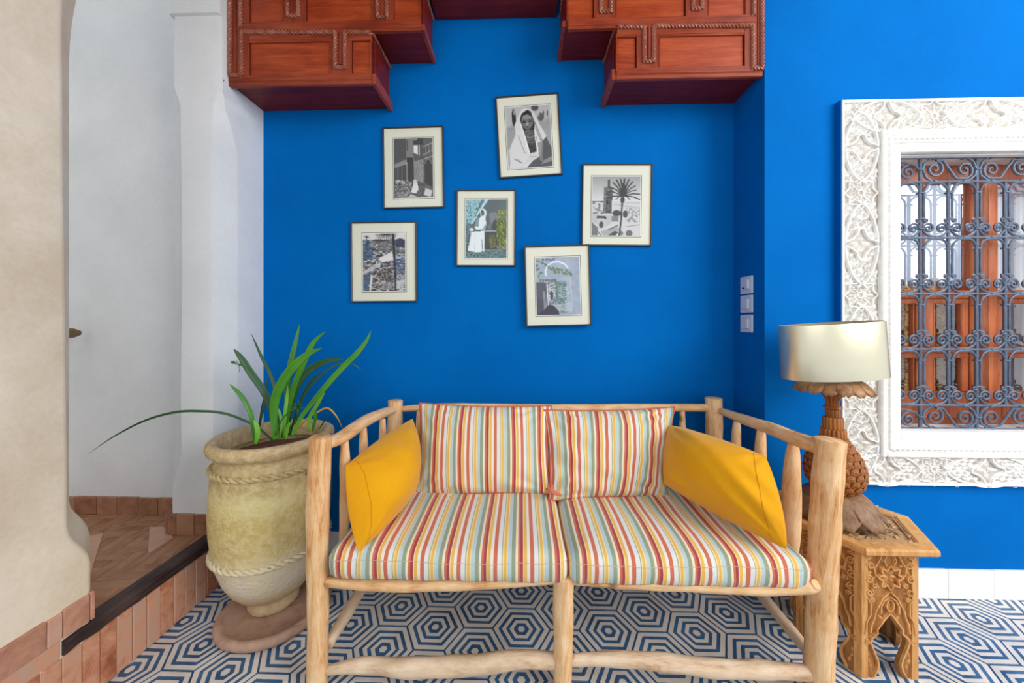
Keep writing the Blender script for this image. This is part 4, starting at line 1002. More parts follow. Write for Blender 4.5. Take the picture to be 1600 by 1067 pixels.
pbase = panel_mesh(False).build('side_panel', M['carved_ground'], tab); prel = panel_mesh(True).build('panel_carving', M['carved'], pbase); pd, rd = pbase.data, prel.data
for k in range(6):
    am = A0+(k+.5)*PI/3; apo = TR*math.cos(PI/6)-.002
    p = pbase if k == 0 else link('side_panel', pd, tab); p.location = (apo*math.cos(am), apo*math.sin(am), 0); p.rotation_euler = (0, 0, am+PI/2)
    if k: link('panel_carving', rd, p)
    a = A0+k*PI/3; m = MB()
    foot = .046
    for sg in (-1, 1):
        dr = Vector((math.cos(a+sg*(PI/2+PI/6)), math.sin(a+sg*(PI/2+PI/6)), 0)); nr = Vector((math.cos(a+sg*PI/6), math.sin(a+sg*PI/6), 0))
        vs = []
        for z in (0, Hh):
            c0 = Vector((0, 0, z)); vs += [c0, c0+dr*.021, c0+dr*.021-nr*.018, c0-nr*.018-Vector((math.cos(a), math.sin(a), 0))*.004]
        f = [(0, 1, 5, 4), (1, 2, 6, 5), (2, 3, 7, 6), (3, 0, 4, 7), (3, 2, 1, 0), (4, 5, 6, 7)]
        m.add(vs, f if sg > 0 else [q[::-1] for q in f])
    m.build('corner_post', M['carved'], tab, loc=(TR*1.022*math.cos(a), TR*1.022*math.sin(a), 0))
# top: moulded rim, recessed carved field
m = MB(); RO = .240; rings = [(RO*.80, TZ-.027), (RO*.97, TZ-.027), (RO*1.0, TZ-.020), (RO*1.0, TZ-.008), (RO*.985, TZ-.001), (RO*.95, TZ), (RO*.80, TZ), (RO*.77, TZ-.005), (RO*.77, TZ-.012)]
vs = [hexv(R_, k, z) for R_, z in rings for k in range(6)]; fs = [(i*6+k, i*6+(k+1) % 6, (i+1)*6+(k+1) % 6, (i+1)*6+k) for i in range(len(rings)-1) for k in range(6)]
fs.append(tuple((len(rings)-1)*6+k for k in range(6))); fs.append(tuple(range(6))[::-1]); m.add(vs, fs); m.build('top_rim', M['carved'], tab)
m = MB(); vs = [hexv(RO*.768, k, TZ-.0118) for k in range(6)]+[hexv(RO*.768, k, TZ-.009) for k in range(6)]; m.add(vs, [tuple(range(6, 12)), tuple(range(6))[::-1]]+[(k, (k+1) % 6, (k+1) % 6+6, k+6) for k in range(6)])
mp = lambda u, v, h: (u, v, TZ-.009+h)
for k in range(6):
    a = k*PI/3
    for rr in (.085, .125, .158):
        for q in range(-3, 4):
            aa = a+q*.16; 
            if abs(q) == 3 and rr > .15: continue
            m.petal(rr*math.cos(aa), rr*math.sin(aa), aa+(.9 if q % 2 else -.9), .032, .013, .0065, mp)
    m.ribbon([(.115+.030*(1-t/20)*math.cos(t*.55), .030*(1-t/20)*math.sin(t*.55)) for t in range(17)] if k == 0 else [((.115+.030*(1-t/20)*math.cos(t*.55))*math.cos(a)-.030*(1-t/20)*math.sin(t*.55)*math.sin(a), (.115+.030*(1-t/20)*math.cos(t*.55))*math.sin(a)+.030*(1-t/20)*math.sin(t*.55)*math.cos(a)) for t in range(17)], .006, .007, mp)
m.ribbon([hexv(RO*.73, k, 0)[:2] for k in range(6)], .006, .007, mp, True)
m.build('carved_top', M['carved_top'], tab)

# ------------------------------------------------------------------ pineapple lamp
LX, LY = TX-.042, TY; LB = TZ+.0005
lamp = thing('pineapple_lamp', 'carved wooden pineapple table lamp with a champagne oval shade', 'lamp', (LX, LY, LB), (0, math.radians(-1.2), 0))
def lz(py): return CAM_H-(py-CY)*(LY-.0273*LX)/FPX-LB
# acanthus leaves at the foot
m = MB(); m.lathe([(0, .0), (.055, 0), (.060, .006), (.052, .03), (.042, .055), (.036, .075), (0, .08)], seg=24); m.build('foot_core', M['lamp_leaf'], lamp, smooth=40)
def drape_leaf(L_, Wd, top, name):
    m = MB(); n = 12; K = 9; vs = []
    for i in range(n+1):
        t = i/n; r = .018+L_*(t**.85); z = top*(1-t**1.9)*.98+.012*math.sin(t*PI)+(.012 if t > .9 else .006)
        wv = Wd*(.40+.60*math.sin(min(1, t*1.15)*PI*.62))*(1 if t < .8 else (1-(t-.8)/.2*.6))*(1+.10*abs(math.sin(t*15)))
        for k in range(K):
            q = -1+2*k/(K-1); vs.append((r, q*wv/2, z-.014*q*q*(1-.3*t)+.0035*math.cos(q*PI*3.5)))
    fs = [(i*K+k, (i+1)*K+k, (i+1)*K+k+1, i*K+k+1) for i in range(n) for k in range(K-1)]; m.add(vs, fs)
    me = bpy.data.meshes.new(name); me.from_pydata(m.v, [], m.f); me.materials.append(M['lamp_leaf']); me.polygons.foreach_set('use_smooth', [True]*len(me.polygons)); return me
dl = drape_leaf(.128, .100, .098, 'leaf')
for k in range(8):
    o = link('leaf', dl, lamp, (0, 0, .003), (0, 0, k*PI/4+.25)); md = o.modifiers.new('thickness', 'SOLIDIFY'); md.thickness = .005
zb, zt = lz(768)+.004, lz(684)      # pineapple body
def body_r(t): return .101*(math.sin(PI*(.10+.83*t**.80)))**.62*(1-.10*t)
m = MB(); N_ = 20; pr = [(0, zb)]+[(body_r(i/N_)*.93, zb+(zt-zb)*i/N_) for i in range(N_+1)]+[(0, zt)]; m.lathe(pr, seg=40); fruit = m.build('fruit', M['pine'], lamp, smooth=50)
rows = 9; per = 16
def scale_mesh():
    m = MB(); vs = [(0, -.5, .0), (.10, -.50, .35), (.16, -.36, .80), (.18, 0, 1.0), (.16, .36, .80), (.10, .50, .35), (0, .5, 0), (.12, 0, .0), (.40, 0, .45), (.34, -.24, .50), (.34, .24, .50), (.36, 0, .78), (.22, -.3, .1), (.22, .3, .1)]
    fs = [(0, 1, 12), (12, 1, 9), (12, 9, 8, 7), (0, 12, 7), (1, 2, 9), (9, 2, 11, 8), (2, 3, 11), (3, 4, 11), (11, 4, 10, 8), (4, 5, 10), (10, 5, 13), (8, 10, 13, 7), (13, 5, 6), (7, 13, 6)]
    fs = [f[::-1] for f in fs]; me = bpy.data.meshes.new('scale'); me.from_pydata(vs, [], fs); me.materials.append(M['pine']); return me
sm_ = scale_mesh()
for r_ in range(rows):
    t0 = (r_+.15)/rows; t1 = (r_+1.25)/rows; z_ = zb+(zt-zb)*t0; ra = body_r(min(1, t0))*.93; rb = body_r(min(.99, t1))*.93; hgt = (zt-zb)*(t1-t0); tilt = math.atan2(rb-ra, hgt)
    for k in range(per):
        a = (k+.5*(r_ % 2))*2*PI/per
        o = link('scale', sm_, fruit, (ra*math.cos(a), ra*math.sin(a), z_), None, (.022, 2*PI*max(ra, rb)/per*.96, math.hypot(hgt, rb-ra))); o.rotation_euler = (Matrix.Rotation(a, 3, 'Z') @ Matrix.Rotation(tilt, 3, 'Y')).to_euler()
def flute(n, amp): return lambda th, z: 1+amp*abs(math.sin(n*th/2))-amp
for (pa, pb, r0, n_, nm) in ((690, 669, .041, 18, 'tier'), (669, 651, .033, 16, 'tier'), (652, 638, .0235, 12, 'tier')):
    z0_, z1_ = lz(pa), lz(pb); m = MB(); m.lathe([(0, z0_), (r0*.95, z0_), (r0, z0_+(z1_-z0_)*.3), (r0*1.0, z1_-.005), (r0*.93, z1_), (r0*.6, z1_)], seg=n_*6, mod=flute(n_, .10)); m.build(nm, M['pine'], lamp, smooth=35)
m = MB(); zc = lz(636); m.lathe([(.018, zc-.006), (.027, zc-.005), (.031, zc), (.028, zc+.005), (.018, zc+.006)], seg=30); m.build('collar', M['pine'], lamp, smooth=50)
m = MB(); za, zc2 = lz(634), lz(604); n_ = 14
m.lathe([(.020+(.060-.020)*(i/10)**2.2, za+(zc2-za)*i/10) for i in range(11)], seg=n_*6, mod=flute(n_, .12)); m.build('neck', M['pine'], lamp, smooth=35)
def crown_petal():
    m = MB(); n, K = 9, 5; vs = []
    for i in range(n+1):
        t = i/n; r = .030+.094*t; z = .020*math.sin(t*PI*.62)-.052*t**2.6+.006; wv = .056*(.45+.62*math.sin(min(1, t*1.1)*PI*.60))*(1 if t < .8 else (1-((t-.8)/.2)**2*.75))
        for k in range(K): q = -1+2*k/(K-1); vs.append((r, q*wv/2, z-.007*q*q))
    fs = [(i*K+k, (i+1)*K+k, (i+1)*K+k+1, i*K+k+1) for i in range(n) for k in range(K-1)]
    me = bpy.data.meshes.new('petal'); me.from_pydata(vs, [], fs); me.materials.append(M['crown']); me.polygons.foreach_set('use_smooth', [True]*len(me.polygons)); return me
cp = crown_petal()
for k in range(16):
    o = link('petal', cp, lamp, (0, 0, lz(598)+.001*(k % 2)), (0, 0, k*PI/8)); md = o.modifiers.new('thickness', 'SOLIDIFY'); md.thickness = .005
m = MB(); m.tube([(0, 0, lz(606)), (0, 0, lz(560))], .008, 12); m.build('socket', M['brass'], lamp, smooth=40)
m = MB(); m.lathe([(0, lz(566)), (.012, lz(564)), (.022, lz(550)), (.026, lz(540)), (.020, lz(530)), (0, lz(526))], seg=20); m.build('bulb', M['bulb'], lamp, smooth=True)
zs0, zs1 = lz(589), lz(505); m = MB(); n = 72; vs = []; fs = []
SA, SB, SROT = .176, .105, math.radians(-6)
for (k0, dr) in ((0, 0), (1, -.003)):
    for z, s_ in ((zs0, 1.0), (zs0+.002, 1.003), ((zs0+zs1)/2, .995), (zs1-.002, .992), (zs1, .988)):
        for k in range(n):
            th = 2*PI*k/n; u, v = (SA*s_+dr)*math.copysign(abs(math.cos(th))**.92, math.cos(th)), (SB*s_+dr)*math.copysign(abs(math.sin(th))**.92, math.sin(th)); vs.append((u*math.cos(SROT)-v*math.sin(SROT), u*math.sin(SROT)+v*math.cos(SROT), z))
for b_ in (0, 5):
    for i in range(4):
        for k in range(n): q = (k+1) % n; f = ((b_+i)*n+k, (b_+i)*n+q, (b_+i+1)*n+q, (b_+i+1)*n+k); fs.append(f if b_ == 0 else f[::-1])
for k in range(n): q = (k+1) % n; fs.append((4*n+k, 4*n+q, 9*n+q, 9*n+k)); fs.append((k, 5*n+k, 5*n+q, q))
zc_ = (zs0+zs1)/2; vs = [(x_-.048*(z_-zc_), y_, z_+.048*x_) for x_, y_, z_ in vs]
m.add(vs, fs); m.build('shade', M['shade'], lamp, smooth=40)
m = MB(); zz = zs0+.06
for a in (0, PI/2, PI, 3*PI/2): m.tube([(0, 0, zz), ((SA-.004)*math.cos(a)*math.cos(SROT)-(SB-.004)*math.sin(a)*math.sin(SROT), (SA-.004)*math.cos(a)*math.sin(SROT)+(SB-.004)*math.sin(a)*math.cos(SROT), zz)], .0015, 5)
m.build('shade_carrier', M['brass'], lamp)
m = MB(); pts = [(TX-LX+.06, .10, .006), (TX-LX+.09, .135, .006), (TX-LX+.10, .16, .005), (.135, .145, .006), (.165, .10, .006), (.185, .05, .006), (.205, .055, .004), (.222, .06, .003)]
m.tube(smooth_path(pts, 6), .0032, 6, mod=rope_mod(.012, .4)); m.build('cord', M['cord'], lamp, smooth=60)

# ------------------------------------------------------------------ light switches
def switch(py, label, kind, ty):
    p = at_x(1167.5, py, XR); s_ = thing('light_switch', label, 'switch', (XR, 1.752, p.z), None, 'wall switches on the niche side'); h = .0455
    m = MB(); m.box((-.009, -h, -.043), (0, h, .043), .003); m.build('plate', M['plastic'], s_)
    m = MB(); m.box((-.0105, -h*.62, -.027), (-.0088, h*.62, .027), .001); m.build('surround', M['plastic'], s_)
    if kind:
        m = MB(); m.box((-.016, -.022, -.024), (-.009, .022, .024), .002); m.build('rocker', M['plastic'], s_)
    else:
        m = MB(); m.box((-.020, -.030, -.020), (-.009, -.004, .026), .003); m.build('key_holder', M['plastic'], s_)
        m = MB(); m.box((-.0125, .004, -.018), (-.009, .024, -.010), .001); m.build('slot', M['frame'], s_)
switch(445.5, 'top white wall plate with a key-card holder on the niche side', 0, 0)
switch(475, 'middle white rocker light switch on the niche side', 1, 0)
switch(505.5, 'lowest white rocker light switch on the niche side', 1, 0)

# ------------------------------------------------------------------ framed photographs (prints rasterised from plain shapes)
class Pic:
    """a picture in the pixel frame of its own close-up; drawn with numpy shapes"""
    def __init__(s, rect, n=(78, 108), base=128):
        s.x0, s.y0, s.x1, s.y1 = rect; s.w, s.h = n
        xs = s.x0+(np.arange(s.w)+.0)/(s.w-1)*(s.x1-s.x0); ys = s.y0+(np.arange(s.h)+.0)/(s.h-1)*(s.y1-s.y0); s.X, s.Y = np.meshgrid(xs, ys); s.a = np.zeros((s.h, s.w, 3))+np.array(base if hasattr(base, '__len__') else (base,)*3); s.rng = np.random.default_rng(5)
    def put(s, mask, c, al=1.0):
        c = np.array(c if hasattr(c, '__len__') else (c,)*3, float); mk = (mask*al)[..., None]; s.a = s.a*(1-mk)+c*mk
    def poly(s, pts, c, al=1.0):
        inside = np.zeros_like(s.X, bool); n = len(pts)
        for i in range(n):
            (xa, ya), (xb, yb) = pts[i], pts[(i+1) % n]; cond = (ya > s.Y) != (yb > s.Y)
            with np.errstate(divide='ignore', invalid='ignore'): xi = (xb-xa)*(s.Y-ya)/((yb-ya) if yb != ya else 1e-9)+xa
            inside ^= cond & (s.X < xi)
        s.put(inside, c, al)
    def ell(s, cx, cy, rx, ry, c, al=1.0, rot=0):
        dx, dy = s.X-cx, s.Y-cy; u = dx*math.cos(rot)+dy*math.sin(rot); v = -dx*math.sin(rot)+dy*math.cos(rot); d = np.sqrt((u/rx)**2+(v/ry)**2); s.put(np.clip((1.08-d)/.16, 0, 1), c, al)
    def line(s, pts, wd, c, al=1.0):
        for (xa, ya), (xb, yb) in zip(pts, pts[1:]):
            L2 = (xb-xa)**2+(yb-ya)**2+1e-9; t = np.clip(((s.X-xa)*(xb-xa)+(s.Y-ya)*(yb-ya))/L2, 0, 1); d = np.hypot(s.X-xa-t*(xb-xa), s.Y-ya-t*(yb-ya)); s.put(np.clip((wd/2+2-d)/4, 0, 1), c, al)
    def noise(s, amp, sc, rect=None, thr=None, c=None, seed=1, stretch=(1, 1)):
        r = np.random.default_rng(seed); gw, gh = max(2, int(s.w/sc/stretch[0])+2), max(2, int(s.h/sc/stretch[1])+2); g_ = r.random((gh, gw)); xi = np.linspace(0, gw-1.01, s.w); yi = np.linspace(0, gh-1.01, s.h)
        x0, y0 = xi.astype(int), yi.astype(int); fx, fy = xi-x0, (yi-y0)[:, None]; v = (g_[y0][:, x0]*(1-fx)+g_[y0][:, x0+1]*fx)*(1-fy)+(g_[y0+1][:, x0]*(1-fx)+g_[y0+1][:, x0+1]*fx)*fy
        mk = np.ones_like(s.X) if rect is None else ((s.X > rect[0]) & (s.X < rect[2]) & (s.Y > rect[1]) & (s.Y < rect[3])).astype(float)
        if thr is None: s.a = np.clip(s.a+(mk*(v-.5)*amp)[..., None], 0, 255)
        else: s.put(mk*np.clip((v-thr)*8+.5, 0, 1), c, amp)
def picture(label, box_px, corners, inner, zoom, pic, off=0.0):
    """corners: TL,TR,BL,BR of the frame in the close-up; zoom: (x offset, y offset, scale)"""
    ox, oy, sc = zoom; Yp = YB-.012-off; W3 = [at_y(ox+c[0]*sc, oy+c[1]*sc, Yp) for c in corners]; c = sum(W3, Vector())/4
    ex = ((W3[1]-W3[0])+(W3[3]-W3[2]))/2; ez = ((W3[0]-W3[2])+(W3[1]-W3[3]))/2; W_, H_ = ex.length, ez.length; ang = (math.atan2(ex.z, ex.x)-math.atan2(ez.x, ez.z))/2
    root = thing('picture_frame', label, 'picture', (c.x, Yp+.012, c.z), (0, -ang, 0), 'framed black and white photographs on the blue wall')
    zw = W_/math.hypot(corners[1][0]-corners[0][0], corners[1][1]-corners[0][1]); bx_ = .0072
    m = MB(); 
    for lo, hi in (((-W_/2, -.014, -H_/2), (-W_/2+bx_, -.001, H_/2)), ((W_/2-bx_, -.014, -H_/2), (W_/2, -.001, H_/2)), ((-W_/2+bx_, -.014, -H_/2), (W_/2-bx_, -.001, -H_/2+bx_)), ((-W_/2+bx_, -.014, H_/2-bx_), (W_/2-bx_, -.001, H_/2))): m.box(lo, hi, .0015)
    m.build('frame', M['frame'], root)
    m = MB(); m.box((-W_/2+.004, -.006, -H_/2+.004), (W_/2-.004, -.001, H_/2-.004)); m.build('mount', M['mat'], root)
    fcx = sum(q[0] for q in corners)/4; fcy = sum(q[1] for q in corners)/4
    icx = (sum(q[0] for q in inner)/4-fcx)*zw; icz = -(sum(q[1] for q in inner)/4-fcy)*zw
    iw_ = math.hypot(inner[1][0]-inner[0][0], inner[1][1]-inner[0][1])*zw; ih = math.hypot(inner[2][0]-inner[0][0], inner[2][1]-inner[0][1])*zw
    k = .0066
    m = MB(); m.box((icx-iw_/2-k, -.0064, icz-ih/2-k), (icx+iw_/2+k, -.006, icz+ih/2+k)); m.build('mount_line', M['black_line'], root)
    m = MB(); m.box((icx-iw_/2-k*.6, -.0068, icz-ih/2-k*.6), (icx+iw_/2+k*.6, -.0064, icz+ih/2+k*.6)); m.build('print_margin', M['paper'], root)
    w_, h_ = pic.w, pic.h; xs = np.linspace(icx-iw_/2, icx+iw_/2, w_); zs = np.linspace(icz+ih/2, icz-ih/2, h_); XX, ZZ = np.meshgrid(xs, zs)
    co = np.stack([XX, np.full_like(XX, -.0072), ZZ], -1).reshape(-1, 3); i = np.arange(h_-1)[:, None]*w_+np.arange(w_-1)[None, :]; fc = np.stack([i, i+w_, i+w_+1, i+1], -1).reshape(-1, 4)
    me = bpy.data.meshes.new('photo_print'); me.from_pydata(co.tolist(), [], fc.tolist()); ca_ = me.color_attributes.new('Col', 'FLOAT_COLOR', 'POINT')
    a = np.clip(pic.a/255, 0, 1); a = np.where(a <= .04045, a/12.92, ((a+.055)/1.055)**2.4).reshape(-1, 3); ca_.data.foreach_set('color', np.concatenate([a, np.ones((len(a), 1))], 1).astype(np.float32).ravel())
    me.materials.append(M['photo']); link('photo_print', me, root)
    m = MB(); m.box((-W_/2+bx_-.001, -.0105, -H_/2+bx_-.001), (W_/2-bx_+.001, -.009, H_/2-bx_+.001)); m.build('glass', M['picture_glass'], root)
# 1 garden with palms
p = Pic((195, 185, 710, 875), base=(120, 122, 128)); p.poly([(195, 185), (710, 185), (710, 262), (195, 262)], 218)
p.noise(.9, 2.2, (195, 255, 710, 875), .5, (60, 58, 62), 3, (2, 1)); p.noise(.9, 1.6, (195, 300, 710, 875), .66, (215, 215, 218), 4, (2, .8))
p.poly([(195, 270), (310, 290), (320, 500), (195, 500)], (52, 84, 118), .75); p.noise(.6, 2, (195, 260, 320, 400), .6, (190, 200, 210), 8); p.poly([(390, 480), (550, 405), (570, 500), (420, 530)], 222); p.poly([(195, 640), (400, 530), (400, 575), (195, 680)], 205, .8)
p.poly([(195, 690), (300, 640), (250, 875), (195, 875)], (60, 92, 128), .7); p.line([(300, 690), (282, 860)], 26, 214); p.poly([(370, 290), (560, 270), (560, 380), (380, 400)], 120, .6); p.line([(565, 185), (580, 500), (595, 875)], 30, (44, 38, 46))
for a in np.linspace(.15, 2.95, 15): p.line([(480, 178), (480+150*math.cos(a)*.9, 178+95*math.sin(a))], 7, (52, 50, 56))
p.ell(650, 300, 62, 55, (42, 54, 80), .85); p.ell(470, 680, 90, 75, (60, 52, 54), .8); p.noise(.8, 1.3, (380, 600, 580, 860), .6, (180, 172, 168), 9); p.ell(650, 560, 60, 130, (50, 74, 108), .7); p.noise(.8, 1.2, (590, 430, 710, 875), .62, (205, 210, 216), 12, (2, .7))
p.line([(240, 215), (245, 330)], 12, (50, 62, 80)); 
for a in range(7): p.line([(240, 225), (240+36*math.cos(a*.9), 222+18*math.sin(a*.9))], 5, (60, 72, 90))
p.line([(330, 830), (470, 800)], 10, 70); p.poly([(600, 760), (710, 730), (710, 800), (600, 860)], 205, .7)
picture('lowest left framed photograph of a palm garden', None, [(45, 45), (845, 45), (72, 1010), (848, 1005)], [(195, 185), (708, 185), (205, 875), (712, 875)], (540, 340, .13115), p)
# 2 riad courtyard interior
p = Pic((190, 198, 660, 895), base=88); p.poly([(190, 198), (340, 198), (340, 420), (190, 480)], 78)
for q in range(6): p.line([(200+q*24, 198), (200+q*24, 440-q*12)], 4, 100, .6)
p.poly([(340, 198), (425, 198), (425, 420), (340, 420)], 128); p.line([(355, 220), (355, 340)], 12, 60); p.poly([(425, 198), (545, 198), (545, 270), (425, 280)], 62); p.poly([(432, 280), (480, 280), (480, 390), (432, 370)], 225); p.line([(497, 280), (497, 400)], 9, 235); p.line([(432, 215), (470, 210)], 14, 210, .7)
p.poly([(545, 198), (660, 198), (660, 440), (545, 440)], 96); p.line([(548, 300), (655, 255)], 7, 190); p.line([(548, 395), (655, 340)], 7, 200); p.line([(550, 445), (655, 415)], 8, 190)
for q in range(6): p.line([(560+q*18, 300-q*6), (560+q*18, 385-q*6)], 6, 160 if q % 2 else 50)
p.poly([(200, 500), (430, 410), (430, 470), (200, 545)], 142); p.poly([(345, 420), (425, 420), (425, 480), (345, 480)], 52); p.poly([(200, 545), (345, 500), (345, 740), (200, 720)], 66)
for q in range(6): p.line([(215+q*24, 540-q*8), (215+q*24, 700)], 5, 150 if q % 2 else 110)
p.line([(347, 480), (350, 740)], 7, 170); p.poly([(360, 480), (425, 480), (430, 700), (360, 720)], 58); p.poly([(430, 470), (545, 445), (550, 730), (430, 700)], 138); p.noise(60, 1.2, (430, 430, 550, 730), seed=6)
p.ell(604, 520, 44, 76, 62); p.poly([(566, 570), (645, 570), (655, 790), (566, 775)], 60); p.line([(566, 500), (580, 460), (604, 445), (632, 462), (645, 505)], 7, 150)
p.poly([(200, 720), (560, 720), (660, 800), (660, 895), (200, 895)], 92); p.noise(.8, 1.4, (200, 690, 400, 890), .58, 205, 11); p.noise(.8, 1.3, (200, 700, 560, 890), .6, 40, 13); p.ell(442, 705, 24, 24, 205); p.poly([(425, 725), (470, 720), (485, 800), (450, 850), (395, 830), (410, 780)], 222); p.poly([(350, 890), (400, 855), (470, 890)], 190)
p.poly([(570, 785), (650, 820), (630, 888), (545, 868)], 205); p.ell(240, 700, 26, 18, 210, .8); p.ell(300, 715, 22, 20, 200, .8); p.poly([(230, 870), (350, 865), (350, 895), (230, 895)], 150, .7)
picture('upper left framed photograph of a courtyard interior with a seated figure in white', None, [(50, 60), (775, 50), (72, 1035), (798, 1025)], [(182, 200), (648, 193), (195, 900), (668, 893)], (590, 190, .13128), p)
# 3 portrait of a woman in a shawl (drawn untilted)
p = Pic((160, 190, 700, 935), base=170); p.noise(30, 6, seed=2); p.poly([(160, 190), (700, 175), (700, 330), (160, 420)], 184); p.poly([(160, 440), (330, 430), (330, 700), (160, 700)], 150, .7); p.poly([(560, 380), (700, 380), (700, 700), (600, 620)], 156, .7)
p.ell(258, 320, 26, 105, 52); p.ell(266, 258, 14, 30, 190, .7); p.ell(520, 215, 45, 38, 84); p.ell(585, 330, 40, 50, 86, .9); p.ell(620, 290, 10, 34, 96); p.ell(668, 290, 9, 34, 80); p.ell(545, 300, 30, 30, 190, .6)
p.poly([(395, 210), (455, 225), (500, 270), (560, 400), (640, 560), (700, 720), (700, 935), (180, 935), (185, 700), (270, 520), (262, 410), (320, 290), (350, 235)], 214)
p.poly([(330, 335), (360, 270), (425, 232), (470, 255), (490, 330), (510, 430), (520, 600), (520, 750), (430, 765), (380, 560), (345, 450)], 50)
p.ell(418, 375, 72, 92, 118); p.ell(420, 320, 58, 30, 150, .8); p.poly([(335, 330), (365, 275), (425, 240), (465, 262), (480, 330), (430, 288), (375, 300)], 42)
p.ell(378, 384, 23, 10, 36); p.ell(455, 375, 23, 10, 36); p.line([(352, 366), (398, 362)], 7, 60); p.line([(436, 356), (480, 352)], 7, 60); p.ell(418, 410, 14, 24, 172, .8); p.ell(416, 440, 24, 8, 70); p.ell(424, 470, 34, 8, 78); p.ell(422, 500, 40, 22, 104)
p.poly([(385, 500), (500, 480), (515, 610), (400, 640)], 84); p.noise(80, 1.2, (390, 500, 515, 760), seed=21); p.line([(395, 560), (450, 575), (505, 545)], 8, 150, .8); p.line([(400, 620), (455, 640), (512, 620)], 7, 140, .8)
p.line([(335, 400), (380, 560), (425, 760)], 16, 236); p.line([(505, 450), (510, 600), (525, 760)], 14, 228); p.line([(300, 540), (370, 760)], 9, 120, .8); p.line([(440, 240), (520, 420), (590, 620)], 10, 84, .8); p.line([(515, 460), (580, 640)], 12, 120, .7)
p.poly([(590, 620), (640, 570), (700, 720), (700, 935), (380, 935), (470, 850), (560, 800)], 84); p.poly([(530, 640), (600, 620), (580, 880), (540, 840)], 132, .8); p.poly([(590, 860), (700, 810), (700, 870), (560, 905)], 150, .8)
p.poly([(430, 765), (520, 770), (525, 820), (440, 850), (350, 890), (400, 830)], 205); p.line([(235, 820), (330, 875)], 9, 90, .8); p.line([(270, 820), (320, 870)], 6, 80, .8); p.line([(430, 800), (510, 812)], 5, 120, .7)
picture('top framed portrait photograph of a woman in a pale shawl, hung crooked', None, [(28, 85), (785, 28), (82, 1060), (828, 1005)], [(150, 205), (682, 170), (182, 945), (712, 905)], (770, 140, .13128), p)
# 4 figure in white beside a tree, blue-green toned
p = Pic((185, 170, 712, 925), base=(86, 98, 104)); p.poly([(185, 170), (485, 170), (260, 490), (185, 470)], (150, 196, 204)); p.noise(.8, 1.3, (185, 170, 420, 480), .64, (60, 84, 92), 5)
p.poly([(385, 170), (425, 170), (300, 400)], (76, 104, 112), .8); p.line([(455, 175), (270, 480)], 12, (206, 228, 232)); p.poly([(185, 470), (250, 500), (215, 700), (185, 900)], (110, 150, 158)); p.noise(.8, 1.2, (185, 480, 250, 900), .5, (50, 66, 72), 6); p.poly([(480, 350), (560, 330), (610, 400), (520, 540)], (132, 136, 138), .8); p.poly([(610, 200), (712, 180), (712, 400), (620, 380)], (92, 112, 108), .7)
p.ell(570, 520, 50, 80, (58, 62, 66), .9); p.poly([(430, 590), (600, 590), (590, 810), (430, 820)], (58, 62, 70)); p.line([(440, 578), (600, 578)], 9, (196, 206, 210)); p.line([(552, 590), (552, 760)], 4, (120, 126, 130)); p.line([(490, 540), (480, 500)], 10, (150, 156, 160), .6)
p.ell(650, 600, 70, 190, (72, 92, 40)); p.ell(650, 380, 34, 80, (86, 112, 44)); p.noise(.9, 1.2, (585, 310, 712, 810), .6, (176, 176, 70), 15); p.noise(.9, 1.2, (560, 420, 700, 810), .68, (60, 74, 40), 16); p.ell(520, 700, 40, 90, (84, 92, 44), .7); p.noise(.8, 1.2, (490, 640, 570, 800), .6, (150, 150, 66), 18)
p.poly([(185, 850), (440, 815), (712, 820), (712, 925), (185, 925)], (110, 146, 150)); p.noise(.9, 1.0, (185, 820, 712, 925), .55, (40, 54, 60), 19, (1, .7))
p.ell(412, 350, 40, 58, (226, 236, 236)); p.ell(402, 350, 24, 36, (96, 110, 112)); p.ell(400, 322, 18, 12, (40, 48, 52)); p.poly([(375, 395), (440, 395), (450, 500), (425, 570), (320, 560), (300, 530)], (224, 234, 236)); p.poly([(320, 410), (360, 400), (350, 520), (300, 520)], (120, 150, 156)); p.line([(290, 545), (340, 578), (410, 560), (440, 500)], 9, (40, 46, 50)); p.ell(262, 560, 28, 24, (206, 220, 222)); p.poly([(255, 590), (425, 575), (430, 840), (330, 855), (215, 830)], (228, 236, 238)); p.line([(395, 690), (405, 840)], 10, (110, 124, 128)); p.line([(262, 600), (230, 760)], 6, (140, 160, 164), .7); p.line([(310, 620), (300, 820)], 5, (180, 196, 200), .8)
picture('centre framed photograph of a figure in a long white robe by a curtain, blue-green toned', None, [(65, 48), (830, 50), (60, 1035), (825, 1035)], [(186, 170), (714, 175), (183, 922), (706, 928)], (705, 290, .1218), p)
# 5 tower and palm over rooftops
p = Pic((160, 190, 728, 900), base=190)
for q in range(12): p.poly([(160, 190+q*25), (728, 190+q*25), (728, 216+q*25), (160, 216+q*25)], 158+q*5)
p.poly([(160, 480), (728, 520), (728, 900), (160, 900)], 206); p.noise(.8, 1.8, (160, 485, 300, 640), .52, 84, 3, (2.2, .8)); p.line([(160, 490), (290, 488)], 10, 70); p.line([(420, 520), (728, 570)], 7, 130, .7); p.noise(.7, 1.6, (560, 560, 728, 740), .58, 120, 8, (1, 1.5)); p.line([(640, 590), (640, 700)], 10, 150)
p.poly([(298, 310), (402, 318), (390, 632), (290, 632)], 92); p.poly([(298, 310), (330, 312), (320, 632), (290, 632)], 124, .8); p.line([(300, 400), (400, 402)], 5, 60); p.line([(298, 450), (398, 452)], 4, 66); p.ell(340, 500, 12, 26, 54); p.ell(345, 365, 10, 18, 150, .7); p.noise(60, 1.2, (296, 320, 400, 630), seed=9); p.poly([(340, 240), (372, 240), (374, 310), (340, 310)], 88); p.ell(356, 240, 14, 16, 80); p.line([(356, 205), (356, 230)], 4, 70)
